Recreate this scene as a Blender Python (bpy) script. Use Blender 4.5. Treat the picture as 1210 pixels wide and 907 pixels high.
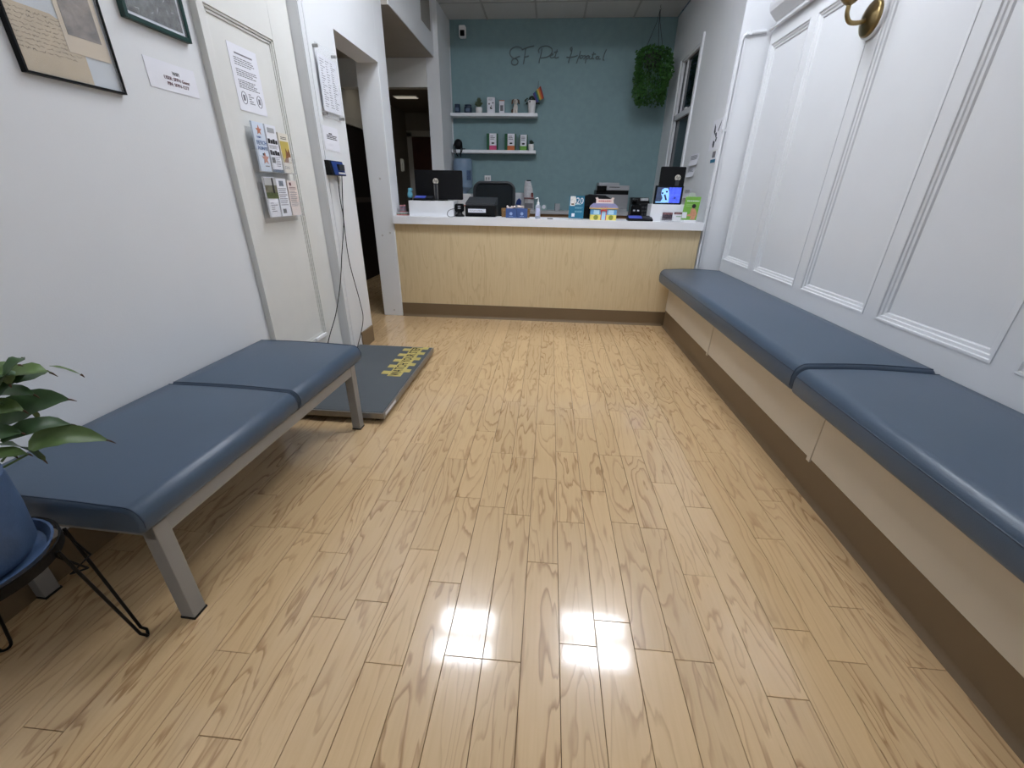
import bpy, bmesh, math, random
from mathutils import Vector, Matrix
random.seed(7)
for o in list(bpy.data.objects): bpy.data.objects.remove(o)
SC = bpy.context.scene
COL = SC.collection
PI = math.pi

# ------------------------------------------------------------------ camera
IW, IH, FPX = 1210.0, 907.0, 485.55
CAMZ = 1.35
YAW, PITCH, ROLL = math.radians(-4.493), math.radians(24.996), math.radians(-0.992)
cy_, sy_, cp_, sp_ = math.cos(YAW), math.sin(YAW), math.cos(PITCH), math.sin(PITCH)
FWD = Vector((sy_ * cp_, cy_ * cp_, -sp_))
R0 = Vector((cy_, -sy_, 0)); D0 = FWD.cross(R0)
RIGHT = math.cos(ROLL) * R0 + math.sin(ROLL) * D0
DOWN = -math.sin(ROLL) * R0 + math.cos(ROLL) * D0
cam_data = bpy.data.cameras.new('camera')
cam_data.sensor_fit = 'HORIZONTAL'; cam_data.sensor_width = 36.0
cam_data.lens = FPX / IW * 36.0
cam_data.clip_start = 0.02
cam = bpy.data.objects.new('camera', cam_data); COL.objects.link(cam)
mw = Matrix((( RIGHT.x, -DOWN.x, -FWD.x, 0), (RIGHT.y, -DOWN.y, -FWD.y, 0),
             (RIGHT.z, -DOWN.z, -FWD.z, CAMZ), (0, 0, 0, 1)))
cam.matrix_world = mw
SC.camera = cam

# ------------------------------------------------------------------ world, exposure
w = bpy.data.worlds.new('world'); SC.world = w; w.use_nodes = True
w.node_tree.nodes['Background'].inputs[0].default_value = (0.5, 0.6, 0.8, 1)
w.node_tree.nodes['Background'].inputs[1].default_value = 0.05
SC.view_settings.view_transform = 'Standard'
SC.view_settings.look = 'None'
SC.view_settings.exposure = 0.0
SC.view_settings.gamma = 1.0
SC.view_settings.use_curve_mapping = False
LIGHT = 46.0        # strength of the fluorescent tubes in the ceiling fixtures

# ------------------------------------------------------------------ measuring helpers (a viewing ray meets a plane of the room)
def ray(px, py):
    return RIGHT * (px - IW / 2) + DOWN * (py - IH / 2) + FWD * FPX
def PY(px, py, Y):
    d = ray(px, py); return d * (Y / d.y) + Vector((0, 0, CAMZ))
def PX(px, py, X):
    d = ray(px, py); return d * (X / d.x) + Vector((0, 0, CAMZ))
def PZ(px, py, Z):
    d = ray(px, py); return d * ((Z - CAMZ) / d.z) + Vector((0, 0, CAMZ))

# ------------------------------------------------------------------ materials
def lin(c):
    return tuple(((v / 255.0) / 12.92 if v / 255.0 <= 0.04045 else ((v / 255.0 + 0.055) / 1.055) ** 2.4) for v in c)
MATS = {}
def M(name, rgb, rough=0.5, metal=0.0, var=0.04, vscale=8.0, bump=0.0, bscale=60.0, coat=0.0, trans=0.0, emit=0.0, alpha=1.0, ior=1.45, sss=0.0):
    if name in MATS: return MATS[name]
    m = bpy.data.materials.new(name); m.use_nodes = True
    nt = m.node_tree; b = nt.nodes['Principled BSDF']
    c = lin(rgb)
    tc = nt.nodes.new('ShaderNodeTexCoord')
    nz = nt.nodes.new('ShaderNodeTexNoise'); nz.inputs['Scale'].default_value = vscale; nz.inputs['Detail'].default_value = 3
    nt.links.new(tc.outputs['Object'], nz.inputs['Vector'])
    rp = nt.nodes.new('ShaderNodeValToRGB')
    rp.color_ramp.elements[0].position = 0.3; rp.color_ramp.elements[1].position = 0.7
    rp.color_ramp.elements[0].color = tuple(v * (1 - var) for v in c) + (1,)
    rp.color_ramp.elements[1].color = tuple(min(1, v * (1 + var)) for v in c) + (1,)
    nt.links.new(nz.outputs['Fac'], rp.inputs['Fac'])
    nt.links.new(rp.outputs['Color'], b.inputs['Base Color'])
    b.inputs['Roughness'].default_value = rough
    b.inputs['Metallic'].default_value = metal
    if max(rgb) < 40: b.inputs['Specular IOR Level'].default_value = 0.22
    b.inputs['IOR'].default_value = ior
    b.inputs['Coat Weight'].default_value = coat
    b.inputs['Transmission Weight'].default_value = trans
    b.inputs['Alpha'].default_value = alpha
    if emit > 0:
        nt.links.new(rp.outputs['Color'], b.inputs['Emission Color'])
        b.inputs['Emission Strength'].default_value = emit
    if bump > 0:
        n2 = nt.nodes.new('ShaderNodeTexNoise'); n2.inputs['Scale'].default_value = bscale; n2.inputs['Detail'].default_value = 4
        nt.links.new(tc.outputs['Object'], n2.inputs['Vector'])
        bp = nt.nodes.new('ShaderNodeBump'); bp.inputs['Strength'].default_value = bump; bp.inputs['Distance'].default_value = 0.004
        nt.links.new(n2.outputs['Fac'], bp.inputs['Height'])
        nt.links.new(bp.outputs['Normal'], b.inputs['Normal'])
    MATS[name] = m
    return m

def wood(name, light, mid, dark, axis='Y', sx=7.0, sy=1.1, lines=9.0, rough=0.2, coat=0.0, contrast=0.55, fine=0.35, per_object=True, scuff=0.0):
    m = bpy.data.materials.new(name); m.use_nodes = True
    nt = m.node_tree; b = nt.nodes['Principled BSDF']; L = nt.links.new
    def nd(t, **k):
        n = nt.nodes.new(t)
        for a, v in k.items(): setattr(n, a, v)
        return n
    tc = nd('ShaderNodeTexCoord'); oi = nd('ShaderNodeObjectInfo')
    off = nd('ShaderNodeVectorMath', operation='MULTIPLY'); off.inputs[1].default_value = (37.0, 91.0, 53.0) if per_object else (0, 0, 0)
    cmb = nd('ShaderNodeCombineXYZ')
    for i in range(3): L(oi.outputs['Random'], cmb.inputs[i])
    L(cmb.outputs[0], off.inputs[0])
    add = nd('ShaderNodeVectorMath', operation='ADD'); 
    sc = nd('ShaderNodeVectorMath', operation='MULTIPLY')
    sc.inputs[1].default_value = {'Y': (sx, sy, sx), 'Z': (sx, sx, sy)}[axis]
    L(tc.outputs['Object'], sc.inputs[0]); L(sc.outputs[0], add.inputs[0]); L(off.outputs[0], add.inputs[1])
    n1 = nd('ShaderNodeTexNoise'); n1.inputs['Scale'].default_value = 1.0; n1.inputs['Detail'].default_value = 4.0; n1.inputs['Roughness'].default_value = 0.42; n1.inputs['Distortion'].default_value = 0.35
    L(add.outputs[0], n1.inputs['Vector'])
    mul = nd('ShaderNodeMath', operation='MULTIPLY'); mul.inputs[1].default_value = lines; L(n1.outputs['Fac'], mul.inputs[0])
    fr = nd('ShaderNodeMath', operation='FRACT'); L(mul.outputs[0], fr.inputs[0])
    rp = nd('ShaderNodeValToRGB'); cr = rp.color_ramp
    cr.elements[0].position = 0.0; cr.elements[0].color = (0, 0, 0, 1)
    cr.elements[1].position = 0.66; cr.elements[1].color = (0.12, 0.12, 0.12, 1)
    e = cr.elements.new(0.90); e.color = (1, 1, 1, 1)
    e = cr.elements.new(1.0); e.color = (0, 0, 0, 1)
    L(fr.outputs[0], rp.inputs['Fac'])
    # where the figure is strong and where it is plain
    n3 = nd('ShaderNodeTexNoise'); n3.inputs['Scale'].default_value = 0.8; L(add.outputs[0], n3.inputs['Vector'])
    mr = nd('ShaderNodeMapRange'); mr.inputs['From Min'].default_value = 0.35; mr.inputs['From Max'].default_value = 0.65
    mr.inputs['To Min'].default_value = 0.15; mr.inputs['To Max'].default_value = contrast; L(n3.outputs['Fac'], mr.inputs['Value'])
    fac = nd('ShaderNodeMath', operation='MULTIPLY'); L(rp.outputs['Color'], fac.inputs[0]); L(mr.outputs[0], fac.inputs[1])
    # fine streaks along the board
    sc2 = nd('ShaderNodeVectorMath', operation='MULTIPLY'); sc2.inputs[1].default_value = (16.0, 3.2, 16.0) if axis == 'Y' else (16.0, 16.0, 3.2)
    L(add.outputs[0], sc2.inputs[0])
    n2 = nd('ShaderNodeTexNoise'); n2.inputs['Scale'].default_value = 1.0; n2.inputs['Detail'].default_value = 4; L(sc2.outputs[0], n2.inputs['Vector'])
    r2 = nd('ShaderNodeMapRange'); r2.inputs['From Min'].default_value = 0.4; r2.inputs['From Max'].default_value = 0.75; r2.inputs['To Max'].default_value = fine; L(n2.outputs['Fac'], r2.inputs['Value'])
    m1 = nd('ShaderNodeMix', data_type='RGBA'); m1.inputs['A'].default_value = lin(light) + (1,); m1.inputs['B'].default_value = lin(mid) + (1,)
    L(r2.outputs[0], m1.inputs['Factor'])
    m2 = nd('ShaderNodeMix', data_type='RGBA'); m2.inputs['B'].default_value = lin(dark) + (1,)
    L(m1.outputs['Result'], m2.inputs['A']); L(fac.outputs[0], m2.inputs['Factor'])
    # board to board tone
    hv = nd('ShaderNodeHueSaturation'); hv.inputs['Saturation'].default_value = 1.0
    rv = nd('ShaderNodeMapRange'); rv.inputs['To Min'].default_value = 0.95 if per_object else 1.0; rv.inputs['To Max'].default_value = 1.04 if per_object else 1.0
    L(oi.outputs['Random'], rv.inputs['Value']); L(rv.outputs[0], hv.inputs['Value']); L(m2.outputs['Result'], hv.inputs['Color'])
    L(hv.outputs['Color'], b.inputs['Base Color'])
    b.inputs['Roughness'].default_value = rough; b.inputs['Coat Weight'].default_value = coat; b.inputs['Coat Roughness'].default_value = 0.08
    n4 = nd('ShaderNodeTexNoise'); n4.inputs['Scale'].default_value = 130.0; n4.inputs['Detail'].default_value = 3; L(tc.outputs['Object'], n4.inputs['Vector'])
    bp = nd('ShaderNodeBump'); bp.inputs['Strength'].default_value = scuff; bp.inputs['Distance'].default_value = 0.002
    L(n4.outputs['Fac'], bp.inputs['Height']); L(bp.outputs['Normal'], b.inputs['Normal']); L(bp.outputs['Normal'], b.inputs['Coat Normal'])
    MATS[name] = m
    return m

WALL = M('white_wall_paint', (226, 228, 230), 0.55, bump=0.10, bscale=170, var=0.012, vscale=2)
TRIM = M('white_gloss_paint', (222, 224, 227), 0.38, bump=0.03, bscale=120, var=0.012, vscale=3)
CREAM = M('cream_trim_paint', (222, 222, 218), 0.45, var=0.015)
TEAL = M('teal_wall_paint', (128, 156, 160), 0.65, bump=0.12, bscale=90, var=0.04, vscale=14)
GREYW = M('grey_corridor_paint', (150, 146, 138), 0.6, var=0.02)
TILE = M('ceiling_tile_white', (205, 205, 203), 0.85, bump=0.4, bscale=120, var=0.03, vscale=60)
GRID = M('ceiling_grid_metal', (170, 170, 168), 0.5)
PLANK = wood('maple_plank', (216, 184, 139), (201, 166, 121), (156, 118, 77), 'Y', lines=13.0, rough=0.27, coat=0.8, scuff=0.035, contrast=0.82)
LAMI = wood('maple_laminate', (216, 196, 157), (202, 180, 138), (186, 160, 116), 'Z', sx=9.0, sy=1.2, lines=7, rough=0.42, per_object=False, contrast=0.5, fine=0.6)
SUB = M('dark_seam_filler', (92, 66, 40), 0.8)
TANB = M('tan_rubber_base', (116, 97, 72), 0.42, var=0.02)
VINYL = M('slate_blue_vinyl', (70, 86, 104), 0.33, bump=0.10, bscale=260, var=0.05, vscale=3)
VSEAM = M('dark_blue_seam', (42, 58, 78), 0.45)
STEEL = M('grey_painted_steel', (150, 150, 148), 0.42, metal=0.2, var=0.02)
ALU = M('brushed_metal', (150, 148, 145), 0.35, metal=0.8, var=0.08, vscale=40)
BEIGE = M('beige_bench_laminate', (208, 198, 180), 0.5, var=0.015)
WORKTOP = M('white_worktop', (236, 238, 242), 0.35, var=0.01)
BLACK = M('black_plastic', (16, 17, 19), 0.38, var=0.1)
BLACKG = M('black_glossy_plastic', (8, 9, 11), 0.12, var=0.1)
DGREY = M('dark_grey_plastic', (48, 50, 54), 0.45)
LGREY = M('light_grey_plastic', (168, 170, 174), 0.45)
WHITEP = M('white_plastic', (236, 236, 236), 0.4, var=0.01)
PAPER = M('white_paper', (232, 233, 240), 0.7, var=0.01)
PAPER2 = M('cream_paper', (225, 219, 206), 0.75, var=0.02)
INK = M('black_ink', (38, 36, 40), 0.8)
INKG = M('grey_ink', (120, 120, 126), 0.8)
INKR = M('maroon_ink', (96, 52, 58), 0.8)
INKB = M('blue_ink', (92, 120, 170), 0.8)
BRASS = M('aged_brass', (146, 126, 88), 0.28, metal=1.0, var=0.12, vscale=30)
LEAF = M('lily_leaf_green', (58, 86, 50), 0.42, var=0.28, vscale=22)
LEAF2 = M('lily_leaf_light', (90, 114, 62), 0.42, var=0.25, vscale=22)
STEM = M('green_stem', (70, 98, 48), 0.5)
BROWNT = M('dry_brown', (74, 52, 34), 0.8)
IVY = M('ivy_green', (52, 98, 40), 0.5, var=0.4, vscale=60)
POTB = M('blue_grey_glaze', (66, 88, 120), 0.5, bump=0.15, bscale=150, var=0.06, vscale=40)
SOIL = M('dark_soil', (44, 34, 26), 0.95)
WIRE = M('black_wire', (18, 17, 17), 0.4, metal=0.3)
MAT_R = M('grey_rubber_mat', (80, 86, 90), 0.6, bump=0.15, bscale=300, var=0.03)
TAPE = M('yellow_tape', (188, 172, 100), 0.6, var=0.08, vscale=50)
ACRY = M('clear_acrylic', (236, 240, 244), 0.05, alpha=0.10, var=0.0)
GLASSD = M('dark_window_glass', (22, 30, 42), 0.08, var=0.05)
BLUEP = M('blue_plastic', (36, 62, 128), 0.35)
LBLUE = M('light_blue_plastic', (120, 196, 222), 0.35)
SCRB = M('blue_lit_screen', (70, 84, 170), 0.3, emit=0.25)
TUBE = M('white_lamp_tube', (238, 243, 252), 0.5, emit=LIGHT, var=0.0)
DOORB = M('red_brown_door', (74, 38, 28), 0.5, var=0.15, vscale=6)
DARKOPEN = M('dark_opening_fill', (20, 15, 13), 0.6, var=0.1)  # near-black colour for the unlit space behind the corridor opening
KRAFT = M('wicker_brown', (142, 108, 68), 0.7, bump=0.5, bscale=200, var=0.2, vscale=80)
PINK = M('pink_print', (206, 82, 128), 0.6)
ORANGE = M('orange_print', (206, 112, 62), 0.6)
GREENP = M('green_print', (120, 176, 74), 0.6)
GREEND = M('dark_green_card', (30, 92, 58), 0.6)
TEALC = M('teal_card', (38, 112, 142), 0.5, var=0.08)
SKIN = M('skin_tone_print', (206, 150, 118), 0.7, var=0.12, vscale=50)
YELLOWP = M('pale_yellow_card', (236, 222, 116), 0.6)
SKYP = M('sky_blue_card', (106, 166, 214), 0.6)
REDP = M('red_card', (196, 84, 84), 0.6)
NAVY = M('navy_card', (58, 82, 132), 0.6, var=0.05)
TAN = M('aged_paper', (200, 182, 152), 0.8, var=0.08, vscale=14)
SEPIA = M('sepia_photo', (128, 116, 108), 0.7, var=0.5, vscale=26)
PHOTOBW = M('black_white_photo', (78, 80, 80), 0.5, var=0.9, vscale=34)
GREENF = M('dark_green_frame', (24, 58, 54), 0.4)
BOTTLE = M('water_jug_blue', (150, 176, 204), 0.15, trans=0.35, var=0.05)
CLEARG = M('clear_gel_bottle', (214, 222, 238), 0.15, trans=0.5)

# ------------------------------------------------------------------ mesh helpers
class MB:
    def __init__(s): s.v = []; s.f = []; s.mi = []; s.cm = 0
    def add(s, vs, fs):
        n = len(s.v); s.v += [tuple(v) for v in vs]
        for f in fs: s.f.append(tuple(i + n for i in f)); s.mi.append(s.cm)
        return s
    def mat(s, i): s.cm = i; return s
    def box(s, a, b, rz=0.0, rx=0.0, ry=0.0):
        x0, y0, z0 = (min(a[i], b[i]) for i in range(3)); x1, y1, z1 = (max(a[i], b[i]) for i in range(3))
        vs = [Vector(p) for p in ((x0, y0, z0), (x1, y0, z0), (x1, y1, z0), (x0, y1, z0), (x0, y0, z1), (x1, y0, z1), (x1, y1, z1), (x0, y1, z1))]
        if rz or rx or ry:
            c = Vector(((x0 + x1) / 2, (y0 + y1) / 2, (z0 + z1) / 2))
            R = Matrix.Rotation(rz, 3, 'Z') @ Matrix.Rotation(ry, 3, 'Y') @ Matrix.Rotation(rx, 3, 'X')
            vs = [R @ (v - c) + c for v in vs]
        return s.add(vs, [(3, 2, 1, 0), (4, 5, 6, 7), (0, 1, 5, 4), (1, 2, 6, 5), (2, 3, 7, 6), (3, 0, 4, 7)])
    def prism(s, poly, d0, d1, axis='y'):
        """poly of (a,b) extruded along axis: y -> (x,z), x -> (y,z), z -> (x,y)"""
        def mk(p, d): return {'y': (p[0], d, p[1]), 'x': (d, p[0], p[1]), 'z': (p[0], p[1], d)}[axis]
        n = len(poly); vs = [mk(p, d0) for p in poly] + [mk(p, d1) for p in poly]
        fs = [tuple(range(n)), tuple(range(2 * n - 1, n - 1, -1))]
        fs += [(i, n + i, n + (i + 1) % n, (i + 1) % n) for i in range(n)]
        return s.add(vs, fs)
    def loft(s, rings, cap=True):
        n = len(rings[0]); vs = [p for r in rings for p in r]; fs = []
        for k in range(len(rings) - 1):
            for i in range(n):
                j = (i + 1) % n
                fs.append((k * n + i, k * n + j, (k + 1) * n + j, (k + 1) * n + i))
        if cap:
            fs.append(tuple(range(n - 1, -1, -1))); fs.append(tuple((len(rings) - 1) * n + i for i in range(n)))
        return s.add(vs, fs)
    def cyl(s, p0, p1, r0, r1=None, n=12, cap=True):
        r1 = r0 if r1 is None else r1
        p0, p1 = Vector(p0), Vector(p1); d = (p1 - p0).normalized()
        u = d.orthogonal().normalized(); v = d.cross(u)
        ring = lambda p, r: [p + (u * math.cos(2 * PI * i / n) + v * math.sin(2 * PI * i / n)) * r for i in range(n)]
        return s.loft([ring(p0, r0), ring(p1, r1)], cap)
    def tube(s, pts, r, n=8, closed=False):
        pts = [Vector(p) for p in pts]; rings = []; m = len(pts); u = None
        for k in range(m):
            a = pts[(k - 1) % m] if (closed or k > 0) else pts[k]; b = pts[(k + 1) % m] if (closed or k < m - 1) else pts[k]
            d = (b - a).normalized()
            if u is None: u = d.orthogonal().normalized()
            u = (u - d * u.dot(d)); u = u.normalized() if u.length > 1e-6 else d.orthogonal().normalized()
            v = d.cross(u); rr = r[k] if isinstance(r, (list, tuple)) else r
            rings.append([pts[k] + (u * math.cos(2 * PI * i / n) + v * math.sin(2 * PI * i / n)) * rr for i in range(n)])
        if closed: rings.append(rings[0])
        return s.loft(rings, not closed)
    def lathe(s, prof, c=(0, 0, 0), n=20, axis='z'):
        rings = []
        for r, h in prof:
            ring = []
            for i in range(n):
                a = 2 * PI * i / n
                if axis == 'z': ring.append((c[0] + r * math.cos(a), c[1] + r * math.sin(a), c[2] + h))
                else: ring.append((c[0] + r * math.cos(a), c[1] - h, c[2] + r * math.sin(a)))
            rings.append(ring)
        return s.loft(rings)
    def ball(s, c, r, n=10, m=7, sc=(1, 1, 1)):
        rings = []
        for k in range(m + 1):
            t = PI * k / m; rr = max(math.sin(t), 0.02) * r
            rings.append([(c[0] + rr * math.cos(2 * PI * i / n) * sc[0], c[1] + rr * math.sin(2 * PI * i / n) * sc[1], c[2] - math.cos(t) * r * sc[2]) for i in range(n)])
        return s.loft(rings)
    def build(s, name, mat, parent=None, loc=None, rz=0.0, smooth=False, bevel=0.0, seg=2, kind=None, label=None):
        me = bpy.data.meshes.new(name); me.from_pydata([tuple(v) for v in s.v], [], s.f); me.update()
        mats = mat if isinstance(mat, (list, tuple)) else [mat]
        for m in mats: me.materials.append(m)
        if len(mats) > 1: me.polygons.foreach_set('material_index', s.mi)
        bm = bmesh.new(); bm.from_mesh(me)
        bmesh.ops.recalc_face_normals(bm, faces=bm.faces)
        if bevel > 0:
            es = [e for e in bm.edges if len(e.link_faces) == 2 and e.calc_face_angle(0) > 0.6]
            bmesh.ops.bevel(bm, geom=es, offset=bevel, segments=seg, profile=0.5, affect='EDGES', clamp_overlap=True)
        if smooth:
            for f in bm.faces: f.smooth = True
            for e in bm.edges:
                if len(e.link_faces) == 2 and e.calc_face_angle(0) > 0.9: e.smooth = False
        bm.to_mesh(me); bm.free()
        return link(name, me, parent, loc, rz, kind, label)

def link(name, me, parent=None, loc=None, rz=0.0, kind=None, label=None):
    o = bpy.data.objects.new(name, me); COL.objects.link(o)
    if loc is not None: o.location = loc
    if rz: o.rotation_euler[2] = rz
    if parent is not None: o.parent = parent
    if kind: o['kind'] = kind
    if label: o['label'] = label
    return o
def tag(o, label, cat, group=None):
    o['label'] = label; o['category'] = cat
    if group: o['group'] = group
    return o
def thing(name, label, cat, loc=(0, 0, 0), rz=0.0, group=None):
    o = bpy.data.objects.new(name, None); COL.objects.link(o)
    o.location = loc; o.rotation_euler[2] = rz; o.empty_display_size = 0.05
    return tag(o, label, cat, group)
def struct(mb, name, mat, **k): return mb.build(name, mat, kind='structure', **k)
def B(a, b, **k): return MB().box(a, b, **k)
def text(name, s, size, mat, parent, loc, rot=(PI / 2, 0, 0), align='CENTER', depth=0.0006, shear=0.0, sx=1.0):
    cu = bpy.data.curves.new(name, 'FONT'); cu.body = s; cu.size = size; cu.align_x = align; cu.align_y = 'CENTER'
    cu.extrude = depth; cu.resolution_u = 2; cu.shear = shear
    t = bpy.data.objects.new(name, cu); COL.objects.link(t)
    bpy.context.view_layer.update()
    me = bpy.data.meshes.new_from_object(t.evaluated_get(bpy.context.evaluated_depsgraph_get()))
    bpy.data.objects.remove(t)
    me.name = name; me.materials.clear(); me.materials.append(mat)
    o = link(name, me, parent, loc); o.rotation_euler = rot; o.scale[0] = sx
    return o
def rrect(x0, x1, z0, z1, r, n=4):
    pts = []
    for cx, cz, a0 in ((x1 - r, z0 + r, -PI / 2), (x1 - r, z1 - r, 0), (x0 + r, z1 - r, PI / 2), (x0 + r, z0 + r, PI)):
        for k in range(n + 1):
            a = a0 + PI / 2 * k / n; pts.append((cx + r * math.cos(a), cz + r * math.sin(a)))
    return pts
def lines_print(parent, x0, x1, z0, z1, rows, mat, y=-0.0016, jitter=0.25, th=None, name='print'):
    """printed text too small to read: rows of thin raised strokes on a sheet facing local -y"""
    mb = MB(); rnd = random.Random(int((x0 + z1) * 9973) + rows)
    dz = (z1 - z0) / rows; th = th or dz * 0.42
    for i in range(rows):
        z = z1 - (i + 0.5) * dz; e = x1 - (x1 - x0) * jitter * rnd.random()
        x = x0
        while x < e:
            wl = (x1 - x0) * rnd.uniform(0.06, 0.16); mb.box((x, y - 0.0004, z - th / 2), (min(x + wl, e), y, z + th / 2)); x += wl + (x1 - x0) * 0.025
    return mb.build(name, mat, parent)

# ================================================================== LARGE STRUCTURE
XL, XS, XR = -1.78, -1.68, 1.83         # left wall, left pier, right wall
YC, YB, XRR = 4.65, 7.24, 1.588         # counter front, teal wall, reception right wall
HC, HR = 3.75, 3.51                     # ceilings

# ---- floor: sub-floor and every plank
floor = struct(B((-4.2, -2.6, -0.06), (2.1, 9.5, -0.012)), 'floor', SUB)
PW, PO = 0.12285, 0.1026
JOINTS = []
def jz(ox, oy, s, pts):
    for x, y in pts: JOINTS.append(PZ(ox + x / s, oy + y / s, 0))
jz(400, 360, 3.0225, [(230, 381), (285, 493), (140, 626), (260, 735), (420, 549), (525, 265), (530, 452), (620, 345), (550, 721), (688, 266), (658, 546), (805, 369), (738, 427), (830, 777), (965, 537), (1082, 445), (1125, 798), (990, 379), (910, 665), (1008, 778)])
jz(200, 607, 3.0225, [(522, 68), (567, 371), (985, 244), (764, 535), (177, 798)])
jz(500, 607, 3.0225, [(427, 174), (988, 220), (278, 523), (825, 487)])
jz(760, 570, 2.689, [(402, 179), (470, 467), (180, 295), (902, 591), (462, 685), (400, 58)])
jz(0, 640, 3.396, [(162, 750)])
rows = {}
for p in JOINTS: rows.setdefault(math.floor((p.x - PO) / PW), []).append(p.y)
rnd = random.Random(3)
def plank(x0, x1, y0, y1):
    mb = MB(); g = 0.0009; h = 0.012; c = 0.0009
    a0, a1, b0, b1 = g, (x1 - x0) - g, g, (y1 - y0) - g
    top = [(a0 + c, b0 + c, 0), (a1 - c, b0 + c, 0), (a1 - c, b1 - c, 0), (a0 + c, b1 - c, 0)]
    mid = [(a0, b0, -c), (a1, b0, -c), (a1, b1, -c), (a0, b1, -c)]
    bot = [(a0, b0, -h), (a1, b0, -h), (a1, b1, -h), (a0, b1, -h)]
    mb.loft([bot, mid, top])
    return mb.build('plank', PLANK, floor, loc=(x0, y0, 0))
for r in range(-25, 12):
    x0, x1 = PO + r * PW, PO + (r + 1) * PW
    if x0 > 1.345: continue
    ya, yb = (0.28, YC + 0.03) if x0 > -1.70 else ((0.30, 7.2) if x0 > -1.90 else (3.3, 7.2))
    if x1 < -2.92: continue
    js = sorted(y for y in rows.get(r, []) if ya + 0.1 < y < yb - 0.1)
    cuts = [ya] + js + [yb]; allc = [ya]
    for a, b in zip(cuts, cuts[1:]):
        d = b - a; n = max(1, math.ceil(d / 0.95))
        for k in range(1, n):
            allc.append(a + d * (k + rnd.uniform(-0.2, 0.2)) / n)
        allc.append(b)
    for a, b in zip(allc, allc[1:]): plank(x0, min(x1, 1.36), a, b)
# the floor beyond the planks seen in the photograph
far = MB()
for x0, x1, y0, y1 in ((-1.9, 1.36, -2.5, 0.279),):
    far.box((x0, y0, -0.012), (x1, y1, 0.0))
far.build('floor_boards', PLANK, floor, kind='stuff')
MB().box((-1.65, YC + 0.05, -0.012), (1.58, YB, -0.001)).build('floor_boards', PLANK, floor, kind='stuff')
MB().box((-2.92, 7.21, -0.012), (-1.66, 9.3, -0.001)).build('floor_boards', PLANK, floor, kind='stuff')

# ---- left wall
wl = struct(B((XL - 0.14, -2.5, 0), (XL, 3.27, HC)), 'wall_left', WALL)
pier = struct(B((XS - 0.20, 3.268, 0), (XS, 3.765, HC)), 'wall_left_pier', WALL)
head = struct(B((XS - 0.20, 3.765, 2.435), (XS, 4.65, HC)), 'wall_left_header', WALL)
post = struct(MB().box((XS - 0.226, 4.65, 0), (XS, 4.88, HC)), 'wall_left_post', WALL, bevel=0.006)
dm = MB()
for px, py in ((452, 278), (461, 275), (466, 366), (449, 211)):
    p = PY(px, py, 4.65)
    dm.cyl((p.x, 4.651, p.z), (p.x, 4.6488, p.z), 0.011, n=9)
dm.build('scuff_mark', M('grey_scuff', (196, 194, 192), 0.8), post)
tr = MB()
tr.box((XS, 3.27, 0.0), (XS + 0.008, 3.31, HC)); tr.box((XS, 3.335, 0), (XS + 0.004, 3.35, HC))
tr.build('corner_bead', TRIM, pier)
struct(B((XS, 3.50, 0), (XS + 0.012, 3.75, 0.155)), 'baseboard_pier', TANB)
struct(B((XL, -2.0, 0), (XL + 0.012, 2.40, 0.155)), 'baseboard_left', TANB)
# panelled section (fixed panelled leaf) of the left wall, standing a little proud
XP = XL + 0.036
pan = struct(MB().box((XL - 0.01, 2.43, 0.01), (XP - 0.018, 3.260, HC - 0.01)), 'trim_1', CREAM)
for a, b in (((XL - 0.005, 2.42, 0), (XP, 2.47, HC)), ((XL - 0.005, 3.035, 0), (XP, 3.266, HC))): B(a, b).build('stile', CREAM, pan, bevel=0.002)
for z0, z1 in ((0, 0.295), (2.17, 2.42)): B((XL - 0.005, 2.4701, z0), (XP, 3.0349, z1)).build('rail', CREAM, pan, bevel=0.002)
mo = MB()
for k, (off, dep) in enumerate(((0.0, 0.012), (0.014, 0.006))):
    y0, y1, z0, z1 = 2.47 + off, 3.035 - off, 0.295 + off, 2.17 - off
    for a, b in (((y0, z0), (y1, z0 + 0.012)), ((y0, z1 - 0.012), (y1, z1)), ((y0, z0), (y0 + 0.012, z1)), ((y1 - 0.012, z0), (y1, z1))):
        mo.box((XP - 0.018, a[0], a[1]), (XP - 0.018 + dep, b[0], b[1]))
mo.build('moulding', CREAM, pan, bevel=0.002)

# ---- soffit beam over the passage beside the counter
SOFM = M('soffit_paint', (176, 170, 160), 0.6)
XW = -2.92                               # far wall of the passage and corridor
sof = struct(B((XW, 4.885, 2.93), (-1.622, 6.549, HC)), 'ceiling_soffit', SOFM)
B((-1.621, 4.885, 2.932), (-1.61, 6.549, HC)).build('soffit_side', WALL, sof)
B((-1.612, 6.02, 3.16), (-1.603, 6.42, 3.46)).build('access_panel', GREYW, sof, bevel=0.002)
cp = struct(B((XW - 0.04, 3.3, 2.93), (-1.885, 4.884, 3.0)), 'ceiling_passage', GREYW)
# ---- partition between reception and corridor, corridor shell
part = struct(B((-1.72, 6.55, 0), (-1.547, 9.32, HR + 0.05)), 'wall_partition', WALL)
B((-1.546, YB - 0.035, 0), (-1.536, YB - 0.001, HR)).build('corner_bead', TRIM, part)
lin_ = struct(B((XW, 6.552, 2.61), (-1.722, 6.69, 2.929)), 'wall_lintel', CREAM)
B((XW + 0.06, 6.546, 2.608), (-1.725, 6.553, 2.645)).build('lintel_bead', CREAM, lin_)
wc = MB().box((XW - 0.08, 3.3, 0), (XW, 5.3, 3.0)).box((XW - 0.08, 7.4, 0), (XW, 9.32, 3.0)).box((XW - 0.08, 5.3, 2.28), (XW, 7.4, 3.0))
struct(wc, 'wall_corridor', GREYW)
d3 = struct(B((XW - 0.07, 5.302, 0), (XW - 0.03, 7.398, 2.278)), 'dark_opening_slab', DARKOPEN)  # dark slab fills the opening, its colour stands in for shade
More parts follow.
